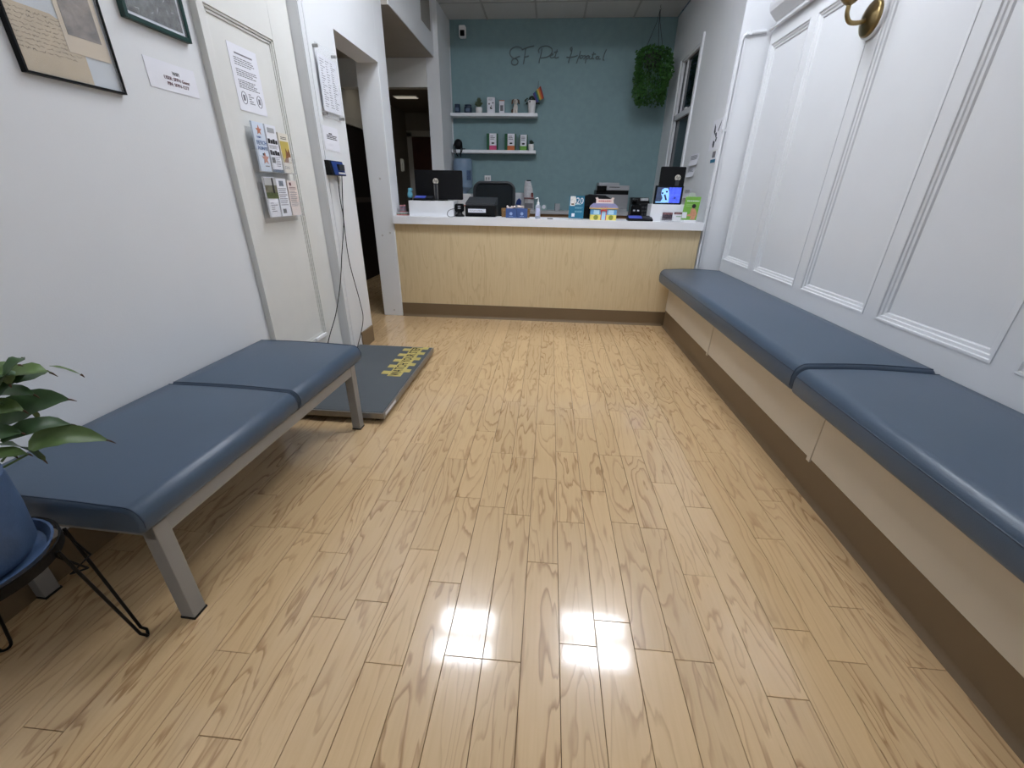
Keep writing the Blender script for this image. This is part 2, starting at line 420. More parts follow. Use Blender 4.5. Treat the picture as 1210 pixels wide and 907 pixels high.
B((XW - 0.032, 5.303, 2.19), (XW + 0.005, 7.397, 2.277)).build('head_casing', GREYW, d3)
B((XW - 0.04, 5.7, 1.17), (XW - 0.015, 7.35, 1.24)).build('mid_rail', M('dark_rail', (52, 44, 38), 0.6), d3)
struct(B((XW, 9.28, 0), (-1.722, 9.32, 2.72)), 'wall_corridor_end', GREYW)
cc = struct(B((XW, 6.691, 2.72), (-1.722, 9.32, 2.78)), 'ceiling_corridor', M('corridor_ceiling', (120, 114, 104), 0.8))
DIFF = M('dim_diffuser', (226, 218, 200), 0.5, emit=0.42)
def flat_panel(x0, x1, y0, y1, z, label, lamp=DIFF):
    t = thing('ceiling_panel', label, 'ceiling light', ((x0 + x1) / 2, (y0 + y1) / 2, z - 0.001), group='dim flat ceiling panels of the corridor')
    a, b = (x1 - x0) / 2, (y1 - y0) / 2
    B((-a, -b, -0.012), (a, b, 0)).build('housing', WHITEP, t); B((-a + 0.012, -b + 0.012, -0.018), (a - 0.012, b - 0.012, -0.012)).build('diffuser', lamp, t)
flat_panel(-2.59, -2.215, 7.68, 7.86, 2.72, 'dim white light panel on the dark corridor ceiling, the far one')
flat_panel(-2.75, -1.95, 6.72, 7.02, 2.72, 'unseen fill light panel added just behind the corridor lintel', M('added_diffuser', (236, 228, 212), 0.5, emit=2.6))  # added out of view to lift the dark corridor
flat_panel(-2.75, -2.0, 3.4, 3.8, 2.93, 'unseen dim fill light panel added in the passage behind the pier')  # added out of view to brighten the passage
d2 = struct(B((-2.80, 9.22, 0), (-1.86, 9.275, 2.315)), 'door_2', DOORB)
cs = MB().box((-2.905, 9.24, 0), (-2.802, 9.279, 2.39)).box((-2.905, 9.24, 2.317), (-1.74, 9.279, 2.42))
cs.build('casing', CREAM, d2)
struct(B((XW, 3.2, 0), (-1.885, 3.27, 2.93)), 'wall_passage', GREYW)

# ---- teal wall, reception right wall with window, right return
struct(B((-1.547, YB, 0), (1.75, YB + 0.12, HR + 0.07)), 'wall_back', TEAL)
wy0, wy1, wz0, wz1 = 5.88, 6.68, 1.20, 2.905
wr = MB().box((XRR, 5.031, 0), (XRR + 0.14, wy0, HR)).box((XRR, wy1, 0), (XRR + 0.14, YB, HR)).box((XRR, wy0, 0), (XRR + 0.14, wy1, wz0)).box((XRR, wy0, wz1), (XRR + 0.14, wy1, HR))
struct(wr, 'wall_reception_right', WALL)
win = struct(B((XRR + 0.040, wy0, wz0), (XRR + 0.055, wy1, wz1)), 'window_1', GLASSD)
wf = MB()
for a, b in (((XRR - 0.02, wy0 - 0.06, wz0 - 0.04), (XRR + 0.02, wy0 - 0.002, wz1 + 0.06)), ((XRR - 0.012, wy1, wz0), (XRR + 0.004, wy1 + 0.05, wz1 + 0.002))): wf.box(a, b)
wf.build('casing', TRIM, win, bevel=0.003)
sash = MB().box((XRR + 0.004, wy0, 2.245), (XRR + 0.036, wy1, 2.31)).box((XRR + 0.004, wy1 - 0.06, wz0), (XRR + 0.036, wy1, wz1)).box((XRR + 0.004, wy0, wz0), (XRR + 0.036, wy0 + 0.04, wz1)).box((XRR + 0.004, wy0, wz1 - 0.03), (XRR + 0.036, wy1, wz1)).box((XRR + 0.02, 6.45, 2.31), (XRR + 0.038, 6.478, wz1))
sash.build('sash', TRIM, win, bevel=0.003)
B((XRR + 0.012, 6.18, 2.31), (XRR + 0.034, 6.25, 2.335)).build('latch', WHITEP, win)
ret = struct(B((1.58, YC + 0.045, 0), (XR + 0.2, 5.03, HC)), 'wall_return', TRIM)
# white conduit with cover strip running down the return and along the cornice
pipe = thing('conduit', 'white painted conduit running down the wall end beside the counter', 'conduit', (1.58, 4.65, 0.63))
pipe.location = (0, 0, 0)
MB().tube([(1.596, 4.680, 0.64), (1.596, 4.680, 2.575), (1.608, 4.680, 2.615), (1.635, 4.680, 2.635), (1.785, 4.680, 2.645)], 0.013, 8).build('pipe', TRIM, pipe, smooth=True)
B((1.616, 4.682, 0.64), (1.636, 4.694, 2.60)).build('cover_strip', TRIM, pipe, bevel=0.002)
for z in (1.25, 1.9): B((1.581, 4.664, z), (1.611, 4.694, z + 0.02)).build('clip', TRIM, pipe)
B((1.640, 4.664, 2.62), (1.665, 4.694, 2.655)).build('clip', TRIM, pipe)

# ---- right wall: panelled, each panel recessed behind stiles and rails
wr2 = struct(B((XR + 0.03, -2.5, 0), (XR + 0.2, 4.66, HC)), 'wall_right', TRIM)
edges = []                           # panel openings (near end y0, far end y1)
y1 = 4.655
pz0, pz1 = 0.745, 2.545
openings = [(4.02, 4.665 - 0.0), (3.255, 3.93), (2.49, 3.155), (1.725, 2.395), (0.96, 1.63), (0.195, 0.865), (-0.57, 0.10)]
openings[0] = (4.02, 4.62)
prev = 4.66
for a, b in openings:
    B((XR, b, pz0), (XR + 0.032, prev, pz1)).build('stile', TRIM, wr2)
    prev = a
B((XR, -2.5, pz0), (XR + 0.032, prev, pz1)).build('stile', TRIM, wr2)
B((XR, -2.5, 0.0), (XR + 0.032, 4.66, pz0)).build('bottom_rail', TRIM, wr2)
B((XR, -2.5, pz1), (XR + 0.032, 4.66, 2.66)).build('top_rail', TRIM, wr2)
def ring_mould(y0, y1, z0, z1):
    """stepped moulding running round a recess of the right wall (face looks to -x)"""
    mb = MB()
    prof = [(0.0, 0.0), (0.010, 0.001), (0.013, 0.009), (0.026, 0.011), (0.030, 0.018), (0.044, 0.020), (0.048, 0.028), (0.050, 0.031)]   # (inward, deeper)
    loops = [[(XR - 0.004 + d, y0 + o, z0 + o), (XR - 0.004 + d, y1 - o, z0 + o), (XR - 0.004 + d, y1 - o, z1 - o), (XR - 0.004 + d, y0 + o, z1 - o)] for o, d in prof]
    back = [(XR + 0.031, y0, z0), (XR + 0.031, y1, z0), (XR + 0.031, y1, z1), (XR + 0.031, y0, z1)]
    return mb.loft([back] + loops, cap=False)
for a, b in openings:
    ring_mould(a, b, pz0, pz1).build('panel_moulding', TRIM, wr2)
    pm = B((XR + 0.024, a + 0.05, pz0 + 0.05), (XR + 0.0295, b - 0.05, pz1 - 0.05)).build('panel', TRIM, wr2, bevel=0.002)
# cornice over the panelling
co = MB()
prof = [(XR + 0.03, 2.645), (XR - 0.020, 2.645), (XR - 0.030, 2.655), (XR - 0.024, 2.672), (XR - 0.038, 2.680), (XR - 0.095, 2.735), (XR - 0.105, 2.765), (XR - 0.105, 2.795), (XR + 0.03, 2.80)]
co.prism([(p[0], p[1]) for p in prof], -2.4, 4.56, 'y')
tc_ = struct(co, 'trim_2', TRIM)
MB().tube([(XR - 0.028, 4.64, 2.645), (XR - 0.028, -2.3, 2.645)], 0.013, 8).build('bead', TRIM, tc_, smooth=True)

# ---- ceilings
cw = struct(B((-2.0, -2.55, HC), (2.03, 4.9, HC + 0.05)), 'ceiling', WALL)
ct = struct(B((-1.60, 4.91, HR + 0.03), (1.585, YB, HR + 0.07)), 'ceiling_reception', GRID)
xs = [-1.60, -1.0, -0.313, 0.329, 0.993, 1.583]; ys = [4.915, 5.33, 6.0, 6.675, 7.238]
tile_mesh = {}
for i in range(5):
    for j in range(4):
        B((xs[i] + 0.012, ys[j] + 0.012, HR + 0.004), (xs[i + 1] - 0.012, ys[j + 1] - 0.012, HR + 0.029)).build('ceiling_tile', TILE, ct, bevel=0.003)
gb = MB()
for x in xs[1:-1]: gb.box((x - 0.012, 4.915, HR), (x + 0.012, 7.238, HR + 0.03))
for y in ys[1:-1]: gb.box((-1.54, y - 0.012, HR), (1.583, y + 0.012, HR + 0.029))
gb.build('grid', GRID, ct)
struct(B((-2.0, -2.6, 0), (2.03, -2.5, HC)), 'wall_front', WALL)
struct(B((-1.60, 4.89, HR - 0.005), (1.579, 4.909, HC)), 'wall_drop', WALL)

# ---- ceiling light fixtures over the waiting room
def fixture(x, y, w_, label, lamp=TUBE):
    t = thing('ceiling_light', label, 'ceiling light', (x, y, HC), group='fluorescent ceiling lights of the waiting room')
    mb = MB()
    mb.box((-w_ / 2, -0.34, -0.05), (-w_ / 2 + 0.02, 0.34, -0.001)).box((w_ / 2 - 0.02, -0.34, -0.05), (w_ / 2, 0.34, -0.001))
    mb.box((-w_ / 2, -0.34, -0.05), (w_ / 2, -0.32, -0.001)).box((-w_ / 2, 0.32, -0.05), (w_ / 2, 0.34, -0.001)).box((-w_ / 2, -0.34, -0.012), (w_ / 2, 0.34, -0.001))
    mb.build('housing', WHITEP, t)
    for s in (-0.20, 0.20):
        B((-w_ / 2 + 0.03, s - 0.105, -0.045), (w_ / 2 - 0.03, s + 0.105, -0.02)).build('lamp_tube', lamp, t)
fixture(-0.79, 3.30, 0.72, 'square fluorescent ceiling light mirrored in the floor left of centre')
fixture(0.82, 3.40, 0.82, 'square fluorescent ceiling light mirrored in the floor right of centre')
fixture(0.0, -0.7, 0.72, 'added dimmer fill light on the ceiling above and behind the viewer', M('added_lamp_tube', (238, 243, 252), 0.5, emit=LIGHT * 0.55, var=0.0))  # unseen fixture added to brighten the near end of the room

# ================================================================== OBJECTS
# ---- upholstery: a rounded section swept along y, pinched at both ends
def cushion(x0, x1, z0, z1, y0, y1, front=1, r=0.05, crown=0.012, endr=0.018):
    """front = +1: rounded edge on the x1 side; -1: on the x0 side"""
    def sec(y, k):
        top = []
        n = 10
        for i in range(n + 1):                              # crowned top from back to front
            t = i / n; x = x0 + 0.015 + (x1 - r - x0 - 0.015) * t
            top.append((x, z1 + crown * math.sin(PI * min(1, t * 1.0))))
        fr = []
        for i in range(1, 8):
            a = PI / 2 * i / 8; fr.append((x1 - r + r * math.sin(a), z1 - r + r * math.cos(a)))
        low = []
        q = 0.022
        for i in range(0, 6):
            a = PI / 2 * i / 5; low.append((x1 - q + q * math.cos(a), z0 + q - q * math.sin(a)))
        poly = [(x0, z0), (x0, z1 - 0.015)] + top + fr + [(x1 + 0.003, (z0 + z1) / 2)] + low
        cx, cz = (x0 + x1) / 2, (z0 + z1) / 2
        sx, sz = (x1 - x0) / 2, (z1 - z0) / 2
        out = []
        for x, z in poly:
            fx = 1 - k / sx; fz = 1 - k / sz
            out.append((cx + (x - cx) * fx, y, cz + (z - cz) * fz))
        if front < 0: out = [(x0 + x1 - p[0], p[1], p[2]) for p in out]
        return out
    rings = []
    for i in range(6):
        a = PI / 2 * i / 5; rings.append(sec(y0 + endr * (1 - math.cos(a)), endr * (1 - math.sin(a))))
    for i in range(5, -1, -1):
        a = PI / 2 * i / 5; rings.append(sec(y1 - endr * (1 - math.cos(a)), endr * (1 - math.sin(a))))
    edge0 = rings[4]; edge1 = rings[-5]
    return MB().loft(rings), edge0, edge1
def seam_tube(edge, off, r=0.0022):
    pts = [Vector(p) for p in edge[2:-5]]
    return MB().tube([p + Vector((0, 0, off)) for p in pts], r, 5)

# ---- left bench
lb = thing('waiting_bench', 'freestanding blue vinyl bench with grey steel frame against the left wall', 'bench', (-1.122, 1.5, 0), -0.0346)
for y0, y1 in ((-0.69, 0.088), (0.092, 0.73)):
    mb, e0, e1 = cushion(-0.632, 0.012, 0.418, 0.512, y0, y1, r=0.045, crown=0.006, endr=0.014 if y0 < 0 else 0.016)
    c = mb.build('cushion', VINYL, lb, smooth=True)
    seam_tube(e0, 0.0008).build('seam', VSEAM, c); seam_tube(e1, 0.0008).build('seam', VSEAM, c)
for a, b in (((-0.045, -0.655, 0.362), (-0.004, 0.655, 0.416)), ((-0.615, -0.655, 0.362), (-0.575, 0.655, 0.416))): B(a, b).build('rail', STEEL, lb, bevel=0.003)
for y in (-0.645, 0.0, 0.605): B((-0.574, y, 0.366), (-0.046, y + 0.03, 0.414)).build('cross_rail', STEEL, lb)
for x in (-0.0, -0.585):
    for y in (-0.655, 0.605):
        B((x - 0.052, y, 0.006), (x - 0.002, y + 0.05, 0.4165)).build('leg', STEEL, lb, bevel=0.003)
        B((x - 0.054, y - 0.002, 0.0), (x, y + 0.052, 0.008)).build('foot_cap', BLACK, lb)

# ---- right bench: built-in base with laminate panels, and the two cushions that lie on it
XF = 1.336
rb = thing('bench_base', 'long built-in bench base of cream panels with tan rubber kick along the right wall', 'bench', (0, 0, 0))
B((XF + 0.02, -1.2, 0.0), (XR - 0.002, 4.638, 0.485)).build('body', BEIGE, rb)
ysm = [-1.2, 0.30, 1.805, 3.27, 4.636]
for a, b in zip(ysm, ysm[1:]): B((XF, a + 0.002, 0.185), (XF + 0.019, b - 0.002, 0.494)).build('front_panel', BEIGE, rb, bevel=0.0015)
for y in ysm[1:-1]:
    B((XF - 0.004, y - 0.012, 0.168), (XF + 0.019, y + 0.014, 0.4945)).build('joint_strip', BEIGE, rb, bevel=0.001)
B((XF + 0.004, -1.2, 0.0), (XF + 0.0195, 4.636, 0.184)).build('kick', TANB, rb)
mb = MB().prism([(XF + 0.004, 0.0), (XF - 0.012, 0.0), (XF - 0.010, 0.006), (XF + 0.000, 0.014), (XF + 0.004, 0.030)], -1.2, 4.625, 'y')
mb.build('kick_toe', TANB, rb, smooth=True)
B((XF + 0.02, -1.2, 0.485), (XR - 0.002, 4.636, 0.4965)).build('seat_board', BEIGE, rb)
B((1.23, -1.2, 0.484), (XF + 0.02, 4.630, 0.4965)).build('overhang_board', BEIGE, rb)
for y0, y1, lab, dz in ((1.905, 4.60, 'far long blue vinyl seat cushion of the built-in bench, ending at the counter', 0.010), (-0.9, 1.895, 'near blue vinyl seat cushion of the built-in bench, closest to the viewer', 0.0)):
    t = thing('seat_cushion', lab, 'cushion', (1.5, (y0 + y1) / 2, 0.4975), group='blue cushions on the built-in bench')
    l = (y1 - y0) / 2
    mb, e0, e1 = cushion(1.202 - 1.5 - (0.008 if y0 < 0 else 0), XR - 0.004 - 1.5, 0.0, 0.128 + dz, -l, l, front=-1, r=0.055, crown=0.010, endr=0.022)
    mb.build('upholstery', VINYL, t, smooth=True)
    seam_tube(e0, 0.001).build('seam', VSEAM, t); seam_tube(e1, 0.001).build('seam', VSEAM, t)
    x = 1.202 - 1.5 - (0.008 if y0 < 0 else 0) + 0.002; z = 0.128 + dz - 0.042
    MB().tube([(x, -l + 0.015, z), (x, l - 0.015, z)], 0.0028, 6).build('piping', VSEAM, t)

# ---- reception counter
rc = thing('reception_counter', 'maple laminate reception counter front with tan rubber kick at the far end', 'counter', (0, 0, 0))
B((XS + 0.003, YC + 0.012, 0.157), (1.565, YC + 0.04, 1.022)).build('front_panel', LAMI, rc)
B((XS + 0.003, YC + 0.008, 0.0), (XF + 0.02, YC + 0.04, 0.156)).build('kick', TANB, rc)
MB().prism([(YC + 0.008, 0.0), (YC - 0.008, 0.0), (YC - 0.006, 0.006), (YC + 0.002, 0.012), (YC + 0.008, 0.026)], XS + 0.003, XF - 0.012, 'x').build('kick_toe', TANB, rc)
B((XS + 0.03, YC + 0.041, 0.0), (1.42, YC + 0.07, 1.021)).build('frame', BEIGE, rc)
B((XS + 0.03, 5.02, 0.0), (1.42, 5.04, 1.021)).build('back_panel', BEIGE, rc)
CT = 1.10
wt = B((XS + 0.004, YC - 0.03, 1.024), (1.568, 5.06, CT)).build('worktop', WORKTOP)
tag(wt, 'long white worktop lying on the maple reception counter', 'worktop')

# ---- veterinary floor scale
sx0, sx1, sy0, sy1, sz = -1.675, -0.985, 2.20, 3.43, 0.068
sc_ = thing('floor_scale', 'low grey walk-on animal scale with metal rim and yellow tape warning', 'scale', ((sx0 + sx1) / 2, (sy0 + sy1) / 2, 0))
hx, hy = (sx1 - sx0) / 2, (sy1 - sy0) / 2
B((-hx + 0.012, -hy + 0.012, 0.03), (hx - 0.012, hy - 0.012, sz - 0.003)).build('deck', DGREY, sc_)
B((-hx + 0.012, -hy + 0.012, sz - 0.003), (hx - 0.012, hy - 0.012, sz + 0.002)).build('rubber_mat', MAT_R, sc_)
for a, b in (((-hx, -hy, 0.028), (-hx + 0.012, hy, sz)), ((hx - 0.012, -hy, 0.028), (hx, hy, sz)), ((-hx + 0.012, -hy, 0.028), (hx - 0.012, -hy + 0.012, sz)), ((-hx + 0.012, hy - 0.012, 0.028), (hx - 0.012, hy, sz))):
    B(a, b).build('rim', ALU, sc_, bevel=0.0015)
for x in (-hx + 0.06, hx - 0.06):
    for y in (-hy + 0.06, hy - 0.06): MB().cyl((x, y, 0), (x, y, 0.031), 0.025).build('foot', BLACK, sc_)
B((hx, -hy + 0.03, 0.04), (hx + 0.001, -hy + 0.22, 0.06)).build('rating_label', PAPER, sc_)
# yellow tape: a strip along the edge crossed by short pieces, with the warning written on it
zt = sz + 0.0022
A_, B_ = PZ(458, 444, zt), PZ(500, 411, zt)
tx = (A_.x + B_.x) / 2 - sc_.location.x; ty0, ty1 = A_.y - sc_.location.y, B_.y - sc_.location.y
strip = B((tx - 0.052, ty0, zt), (tx + 0.052, ty1, zt + 0.0012)).build('tape_strip', TAPE, sc_)
for k in range(5):
    y = ty0 + (ty1 - ty0) * (k + 0.5) / 5 - 0.03
    B((tx - 0.115 + random.uniform(0, .01), y, zt + 0.0012), (tx - 0.045, y + 0.058, zt + 0.002)).build('tape_tab', TAPE, sc_)
    B((tx + 0.045, y + 0.05, zt + 0.0012), (tx + 0.095 + random.uniform(0, .01), y + 0.108, zt + 0.002)).build('tape_tab', TAPE, sc_)
text('warning_text', 'WATCH YOUR STEP', 0.105, INK, sc_, (tx, (ty0 + ty1) / 2, zt + 0.0026), rot=(0, 0, PI / 2), depth=0.0003, sx=(ty1 - ty0) / 0.98)

# ---- scale display on the pier, with its cables
a, b = PX(388, 190, XS + 0.04), PX(407, 207, XS + 0.04)
sd = thing('scale_display', 'small blue and black scale readout box mounted on the white pier', 'display', (XS + 0.002, (a.y + b.y) / 2, (a.z + b.z) / 2), PI / 2)
MB().prism([(-0.055, -0.05), (0.0, -0.05), (0.0, 0.05), (-0.035, 0.05)], -0.115, 0.115, 'x').build('body', BLACK, sd, bevel=0.004)
fz = lambda z: -0.055 + (z + 0.05) * 0.2 - 0.0015
MB().add([(-0.075, fz(-0.045), -0.045), (0.108, fz(-0.045), -0.045), (0.108, fz(0.045), 0.045), (-0.075, fz(0.045), 0.045),
          (-0.075, fz(-0.045) + 0.004, -0.045), (0.108, fz(-0.045) + 0.004, -0.045), (0.108, fz(0.045) + 0.004, 0.045), (-0.075, fz(0.045) + 0.004, 0.045)],
         [(0, 1, 2, 3), (7, 6, 5, 4), (0, 4, 5, 1), (1, 5, 6, 2), (2, 6, 7, 3), (3, 7, 4, 0)]).build('face_plate', BLUEP, sd)
B((0.0, -0.0615, -0.012), (0.085, -0.040, 0.028)).build('screen', DGREY, sd)
for k in range(4): B((-0.01 + k * 0.027, -0.0605, -0.038), (0.006 + k * 0.027, -0.050, -0.026)).build('button', WHITEP, sd)
zb = sd.location.z - 0.05
def cable(name, label, pts, mat=BLACK, r=0.0035):
    o = MB().tube(pts, r, 6).build(name, mat, None, smooth=True)
    return tag(o, label, 'cable', 'cables of the scale display')
def bez(p, n=8):
    out = []
    P = [Vector(q) for q in p]; P = [P[0] * 2 - P[1]] + P + [P[-1] * 2 - P[-2]]
    for i in range(1, len(P) - 2):
        for k in range(n):
            t = k / n; a, b, c, d = P[i - 1], P[i], P[i + 1], P[i + 2]
            out.append(0.5 * ((2 * b) + (c - a) * t + (2 * a - 5 * b + 4 * c - d) * t * t + (3 * b - a - 3 * c + d) * t ** 3))
    out.append(P[-2]); return out
X2 = XS + 0.02
cable('display_cable', 'thin black cable curving back from the scale readout behind the bench', bez([PX(399, 208, X2 + .02), PX(402, 235, X2), PX(406, 262, X2), PX(404, 300, X2), PX(402, 335, X2), PX(397, 370, X2), PX(390, 395, X2), PX(383, 425, X2)]))
cable('display_cable', 'thin black cable hanging from the scale readout down to the floor scale', bez([PX(404, 208, X2 + .02), PX(405, 240, X2), PX(407, 268, X2), PX(413, 310, X2), PX(425, 355, X2), PX(429, 378, X2), PX(423, 408, X2), (XS + 0.024, 3.34, 0.075)]))
# bottom moulding of the panelled section, its lit edge painted brighter white
p = PX(381, 397, XP + 0.01)
tag(B((XP + 0.001, 2.86, p.z - 0.012), (XP + 0.016, 3.02, p.z + 0.012)).build('bright_moulding', M('lit_moulding_white', (246, 247, 250), 0.3), bevel=0.002), 'short piece of panel moulding painted bright as if lit, low behind the bench', 'cable trunk')

# ---- sheets and frames on the left wall
def wall_sheet(name, label, cat, X, y0, y1, z0, z1, mat=PAPER, thick=0.0015, rz=PI / 2):
    t = thing(name, label, cat, (X, (y0 + y1) / 2, (z0 + z1) / 2), rz)
    w_, h_ = abs(y1 - y0) / 2, (z1 - z0) / 2
    B((-w_, -thick, -h_), (w_, -0.0002, h_)).build('sheet', mat, t)
    return t, w_, h_
p0, p1 = PX(167, 64, XL), PX(236, 117, XL)
t, w_, h_ = wall_sheet('notice_sheet', 'narrow white guest wifi notice taped to the left wall below the green frame', 'notice', XL + 0.001, p0.y, p1.y, p1.z, p0.z)
text('heading', 'WIFI', 0.020, INK, t, (0.02, -0.0022, 0.018)); text('print', 'USER: SFPH Guest', 0.019, INKR, t, (0.02, -0.0022, -0.004)); text('print', 'PIN: SFPH-1277', 0.019, INKR, t, (0.02, -0.0022, -0.026))

XPF = XP - 0.018            # face of the recessed panel
p0, p1 = PX(266, 47, XPF), PX(316, 138, XPF)
t, w_, h_ = wall_sheet('notice_sheet', 'white typed notice with small icons above the brochure rack', 'notice', XPF + 0.001, p0.y, p1.y, p1.z, p0.z)
B((-w_ * 0.62, -0.0022, h_ * 0.72), (w_ * 0.62, -0.0016, h_ * 0.765)).build('heading', INKG, t)
for z0, z1, n in ((0.38, 0.64, 4), (0.06, 0.30, 4), (-0.30, -0.02, 5)): lines_print(t, -w_ * 0.72, w_ * 0.72, h_ * z0, h_ * z1, n, INKG, th=0.0042)
for x in (-0.55, 0.0, 0.55):
    if x: 
        MB().tube([(w_ * x + 0.022 * math.cos(a * PI / 8), -0.002, -h_ * 0.58 + 0.030 * math.sin(a * PI / 8)) for a in range(16)], 0.0018, 4, closed=True).build('icon', INKG, t)
        B((w_ * x - 0.008, -0.0024, -h_ * 0.58 - 0.014), (w_ * x + 0.008, -0.0016, -h_ * 0.58 + 0.014)).build('icon', INKG, t)
lines_print(t, -w_ * 0.2, w_ * 0.2, -h_ * 0.75, -h_ * 0.40, 5, INKG, jitter=0.6, name='icon')

# acrylic plaque on standoffs with a printed plan, and the paper below
p0, p1 = PX(371, 53, XS + 0.02), PX(405, 137, XS + 0.02)
pl = thing('acrylic_plaque', 'clear acrylic plaque on standoffs holding a printed chart on the pier', 'plaque', (XS + 0.001, (p0.y + p1.y) / 2, (p0.z + p1.z) / 2 - 0.01), PI / 2)
w_, h_ = (p1.y - p0.y) / 2, (p0.z - p1.z) / 2 + 0.03
B((-w_, -0.026, -h_), (w_, -0.022, h_)).build('acrylic_sheet', ACRY, pl)
B((-w_ + 0.012, -0.0215, -h_ + 0.035), (w_ - 0.006, -0.019, h_ - 0.055)).build('chart', PAPER, pl)
for x in (-w_ + 0.018, w_ - 0.018):
    for z in (-h_ + 0.015, h_ - 0.018): MB().cyl((x, 0, z), (x, -0.034, z), 0.010).build('standoff', ALU, pl)
for k, (xa, xb, n) in enumerate(((-0.72, -0.28, 15), (-0.18, 0.2, 13), (0.3, 0.78, 17))):
    lines_print(pl, w_ * xa, w_ * xb, -h_ * 0.72, h_ * 0.66, n + 6, INK, y=-0.0214, jitter=0.7, th=0.0035)
p0, p1 = PX(380, 147, XS), PX(402, 180, XS)
t, w_, h_ = wall_sheet('notice_sheet', 'small white paper with four printed lines above the scale readout', 'notice', XS + 0.001, p0.y, p1.y, p1.z, p0.z)
B((-w_ * 0.3, -0.0022, h_ * 0.36), (w_ * 0.12, -0.0016, h_ * 0.46)).build('heading', INK, t)
lines_print(t, -w_ * 0.6, w_ * 0.75, -h_ * 0.08, h_ * 0.32, 3, INK, jitter=0.12, th=0.006)

# framed letter (black) and framed photograph (green)
zb1 = 1.688
fr = thing('picture_frame', 'thin black frame holding an old handwritten letter and photograph', 'picture frame', (XL + 0.001, 1.715, zb1), PI / 2)
fw, fh = 0.18, 0.40
for a, b in (((-fw, -0.02, 0), (-fw + 0.007, 0, fh)), ((fw - 0.007, -0.02, 0), (fw, 0, fh)), ((-fw + 0.007, -0.02, 0), (fw - 0.007, 0, 0.007)), ((-fw + 0.007, -0.02, fh - 0.007), (fw - 0.007, 0, fh))): B(a, b).build('frame_bar', BLACK, fr)
B((-fw + 0.007, -0.006, 0.007), (fw - 0.007, -0.001, fh - 0.007)).build('mount', M('pale_mount', (206, 212, 218), 0.6), fr)
lt = MB().prism([(-0.172, 0.010), (0.062, 0.010), (0.062, 0.17), (-0.02, 0.20), (-0.172, 0.20)], -0.0075, -0.006, 'y').build('letter', TAN, fr)
hw = MB(); rr = random.Random(5)
for i in range(9):
    z = 0.185 - i * 0.0135; x = -0.163
    while x < 0.04 - (0.02 if i == 8 else 0):
        L_ = rr.uniform(0.012, 0.03); pts = [(x + L_ * k / 6, -0.0079, z + rr.uniform(-0.0032, 0.0032)) for k in range(7)]
        hw.tube(pts, 0.0007, 4); x += L_ + 0.007
hw.build('handwriting', M('brown_ink', (120, 104, 84), 0.8), fr, kind='stuff')
B((0.005, -0.0095, 0.10), (0.165, -0.0075, 0.385)).build('photo_mount', M('sepia_mount', (212, 196, 172), 0.8, var=0.06), fr)
B((0.022, -0.0105, 0.155), (0.145, -0.0095, 0.36)).build('photograph', SEPIA, fr)
B((-fw + 0.007, -0.0165, 0.007), (fw - 0.007, -0.0155, fh - 0.007)).build('glass', ACRY, fr)
f2 = thing('picture_frame', 'dark green frame with a black and white photograph at the top of the left wall', 'picture frame', (XL + 0.001, 2.172, 1.972), PI / 2)
fw, fh = 0.172, 0.34
for a, b in (((-fw, -0.024, 0), (-fw + 0.018, 0, fh)), ((fw - 0.018, -0.024, 0), (fw, 0, fh)), ((-fw + 0.018, -0.024, 0), (fw - 0.018, 0, 0.018)), ((-fw + 0.018, -0.024, fh - 0.018), (fw - 0.018, 0, fh))): B(a, b).build('frame_bar', GREENF, f2, bevel=0.002)
B((-fw + 0.018, -0.010, 0.018), (fw - 0.018, -0.002, fh - 0.018)).build('mount', PAPER, f2)
ph = B((-fw + 0.030, -0.012, 0.032), (fw - 0.030, -0.010, fh - 0.032)).build('photograph', PHOTOBW, f2)
fo = MB(); rr = random.Random(11)
for i in range(46):
    x, z, a, l = rr.uniform(-0.125, 0.125), rr.uniform(0.045, 0.29), rr.uniform(0, PI), rr.uniform(0.012, 0.03)
    fo.cm = 0
    fo.tube([(x - l / 2 * math.cos(a), -0.0122, max(0.036, z - l / 2 * math.sin(a))), (x, -0.0126, z), (x + l / 2 * math.cos(a), -0.0122, z + l / 2 * math.sin(a))], [0.0007, 0.0022, 0.0007], 4)
fo.build('leaf_pattern', M('grey_print', (168, 170, 170), 0.6), ph, kind='stuff')
B((-fw + 0.018, -0.019, 0.018), (fw - 0.018, -0.018, fh - 0.018)).build('glass', ACRY, f2)

# ---- acrylic brochure rack with six brochures
XRK = XPF + 0.001
q = {}
rk = thing('brochure_rack', 'clear acrylic two-tier brochure rack fixed to the panelled section', 'rack', (XRK, 2.78, 1.15), PI / 2)
B((-0.18, -0.004, 0.0), (0.18, -0.0005, 0.52)).build('back_plate', ACRY, rk)
for z0 in (0.03, 0.285):
    B((-0.18, -0.055, z0), (0.18, -0.004, z0 + 0.004)).build('tray', ACRY, rk)
    B((-0.18, -0.058, z0), (0.18, -0.055, z0 + 0.09)).build('lip', ACRY, rk)
    for x in ((-0.18, -0.06, 0.06, 0.177) if z0 > 0.1 else (-0.18, 0.177)): B((x, -0.055, z0 + 0.004), (x + 0.003, -0.004, z0 + 0.12)).build('divider', ACRY, rk)
def brochure(label, x, z0, h_, mat, art):
    t = thing('brochure', label, 'brochure', (XRK + 0.030, 2.78 + x, 1.15 + z0), PI / 2, group='brochures in the acrylic rack')
    B((-0.052, -0.012, 0), (0.052, -0.001, h_)).build('leaflets', mat, t, bevel=0.0006)
    art(t, h_); return t
def r2(t, x0, x1, z0, z1, mat, name='print'): return B((x0, -0.0134, z0), (x1, -0.0118, z1)).build(name, mat, t)
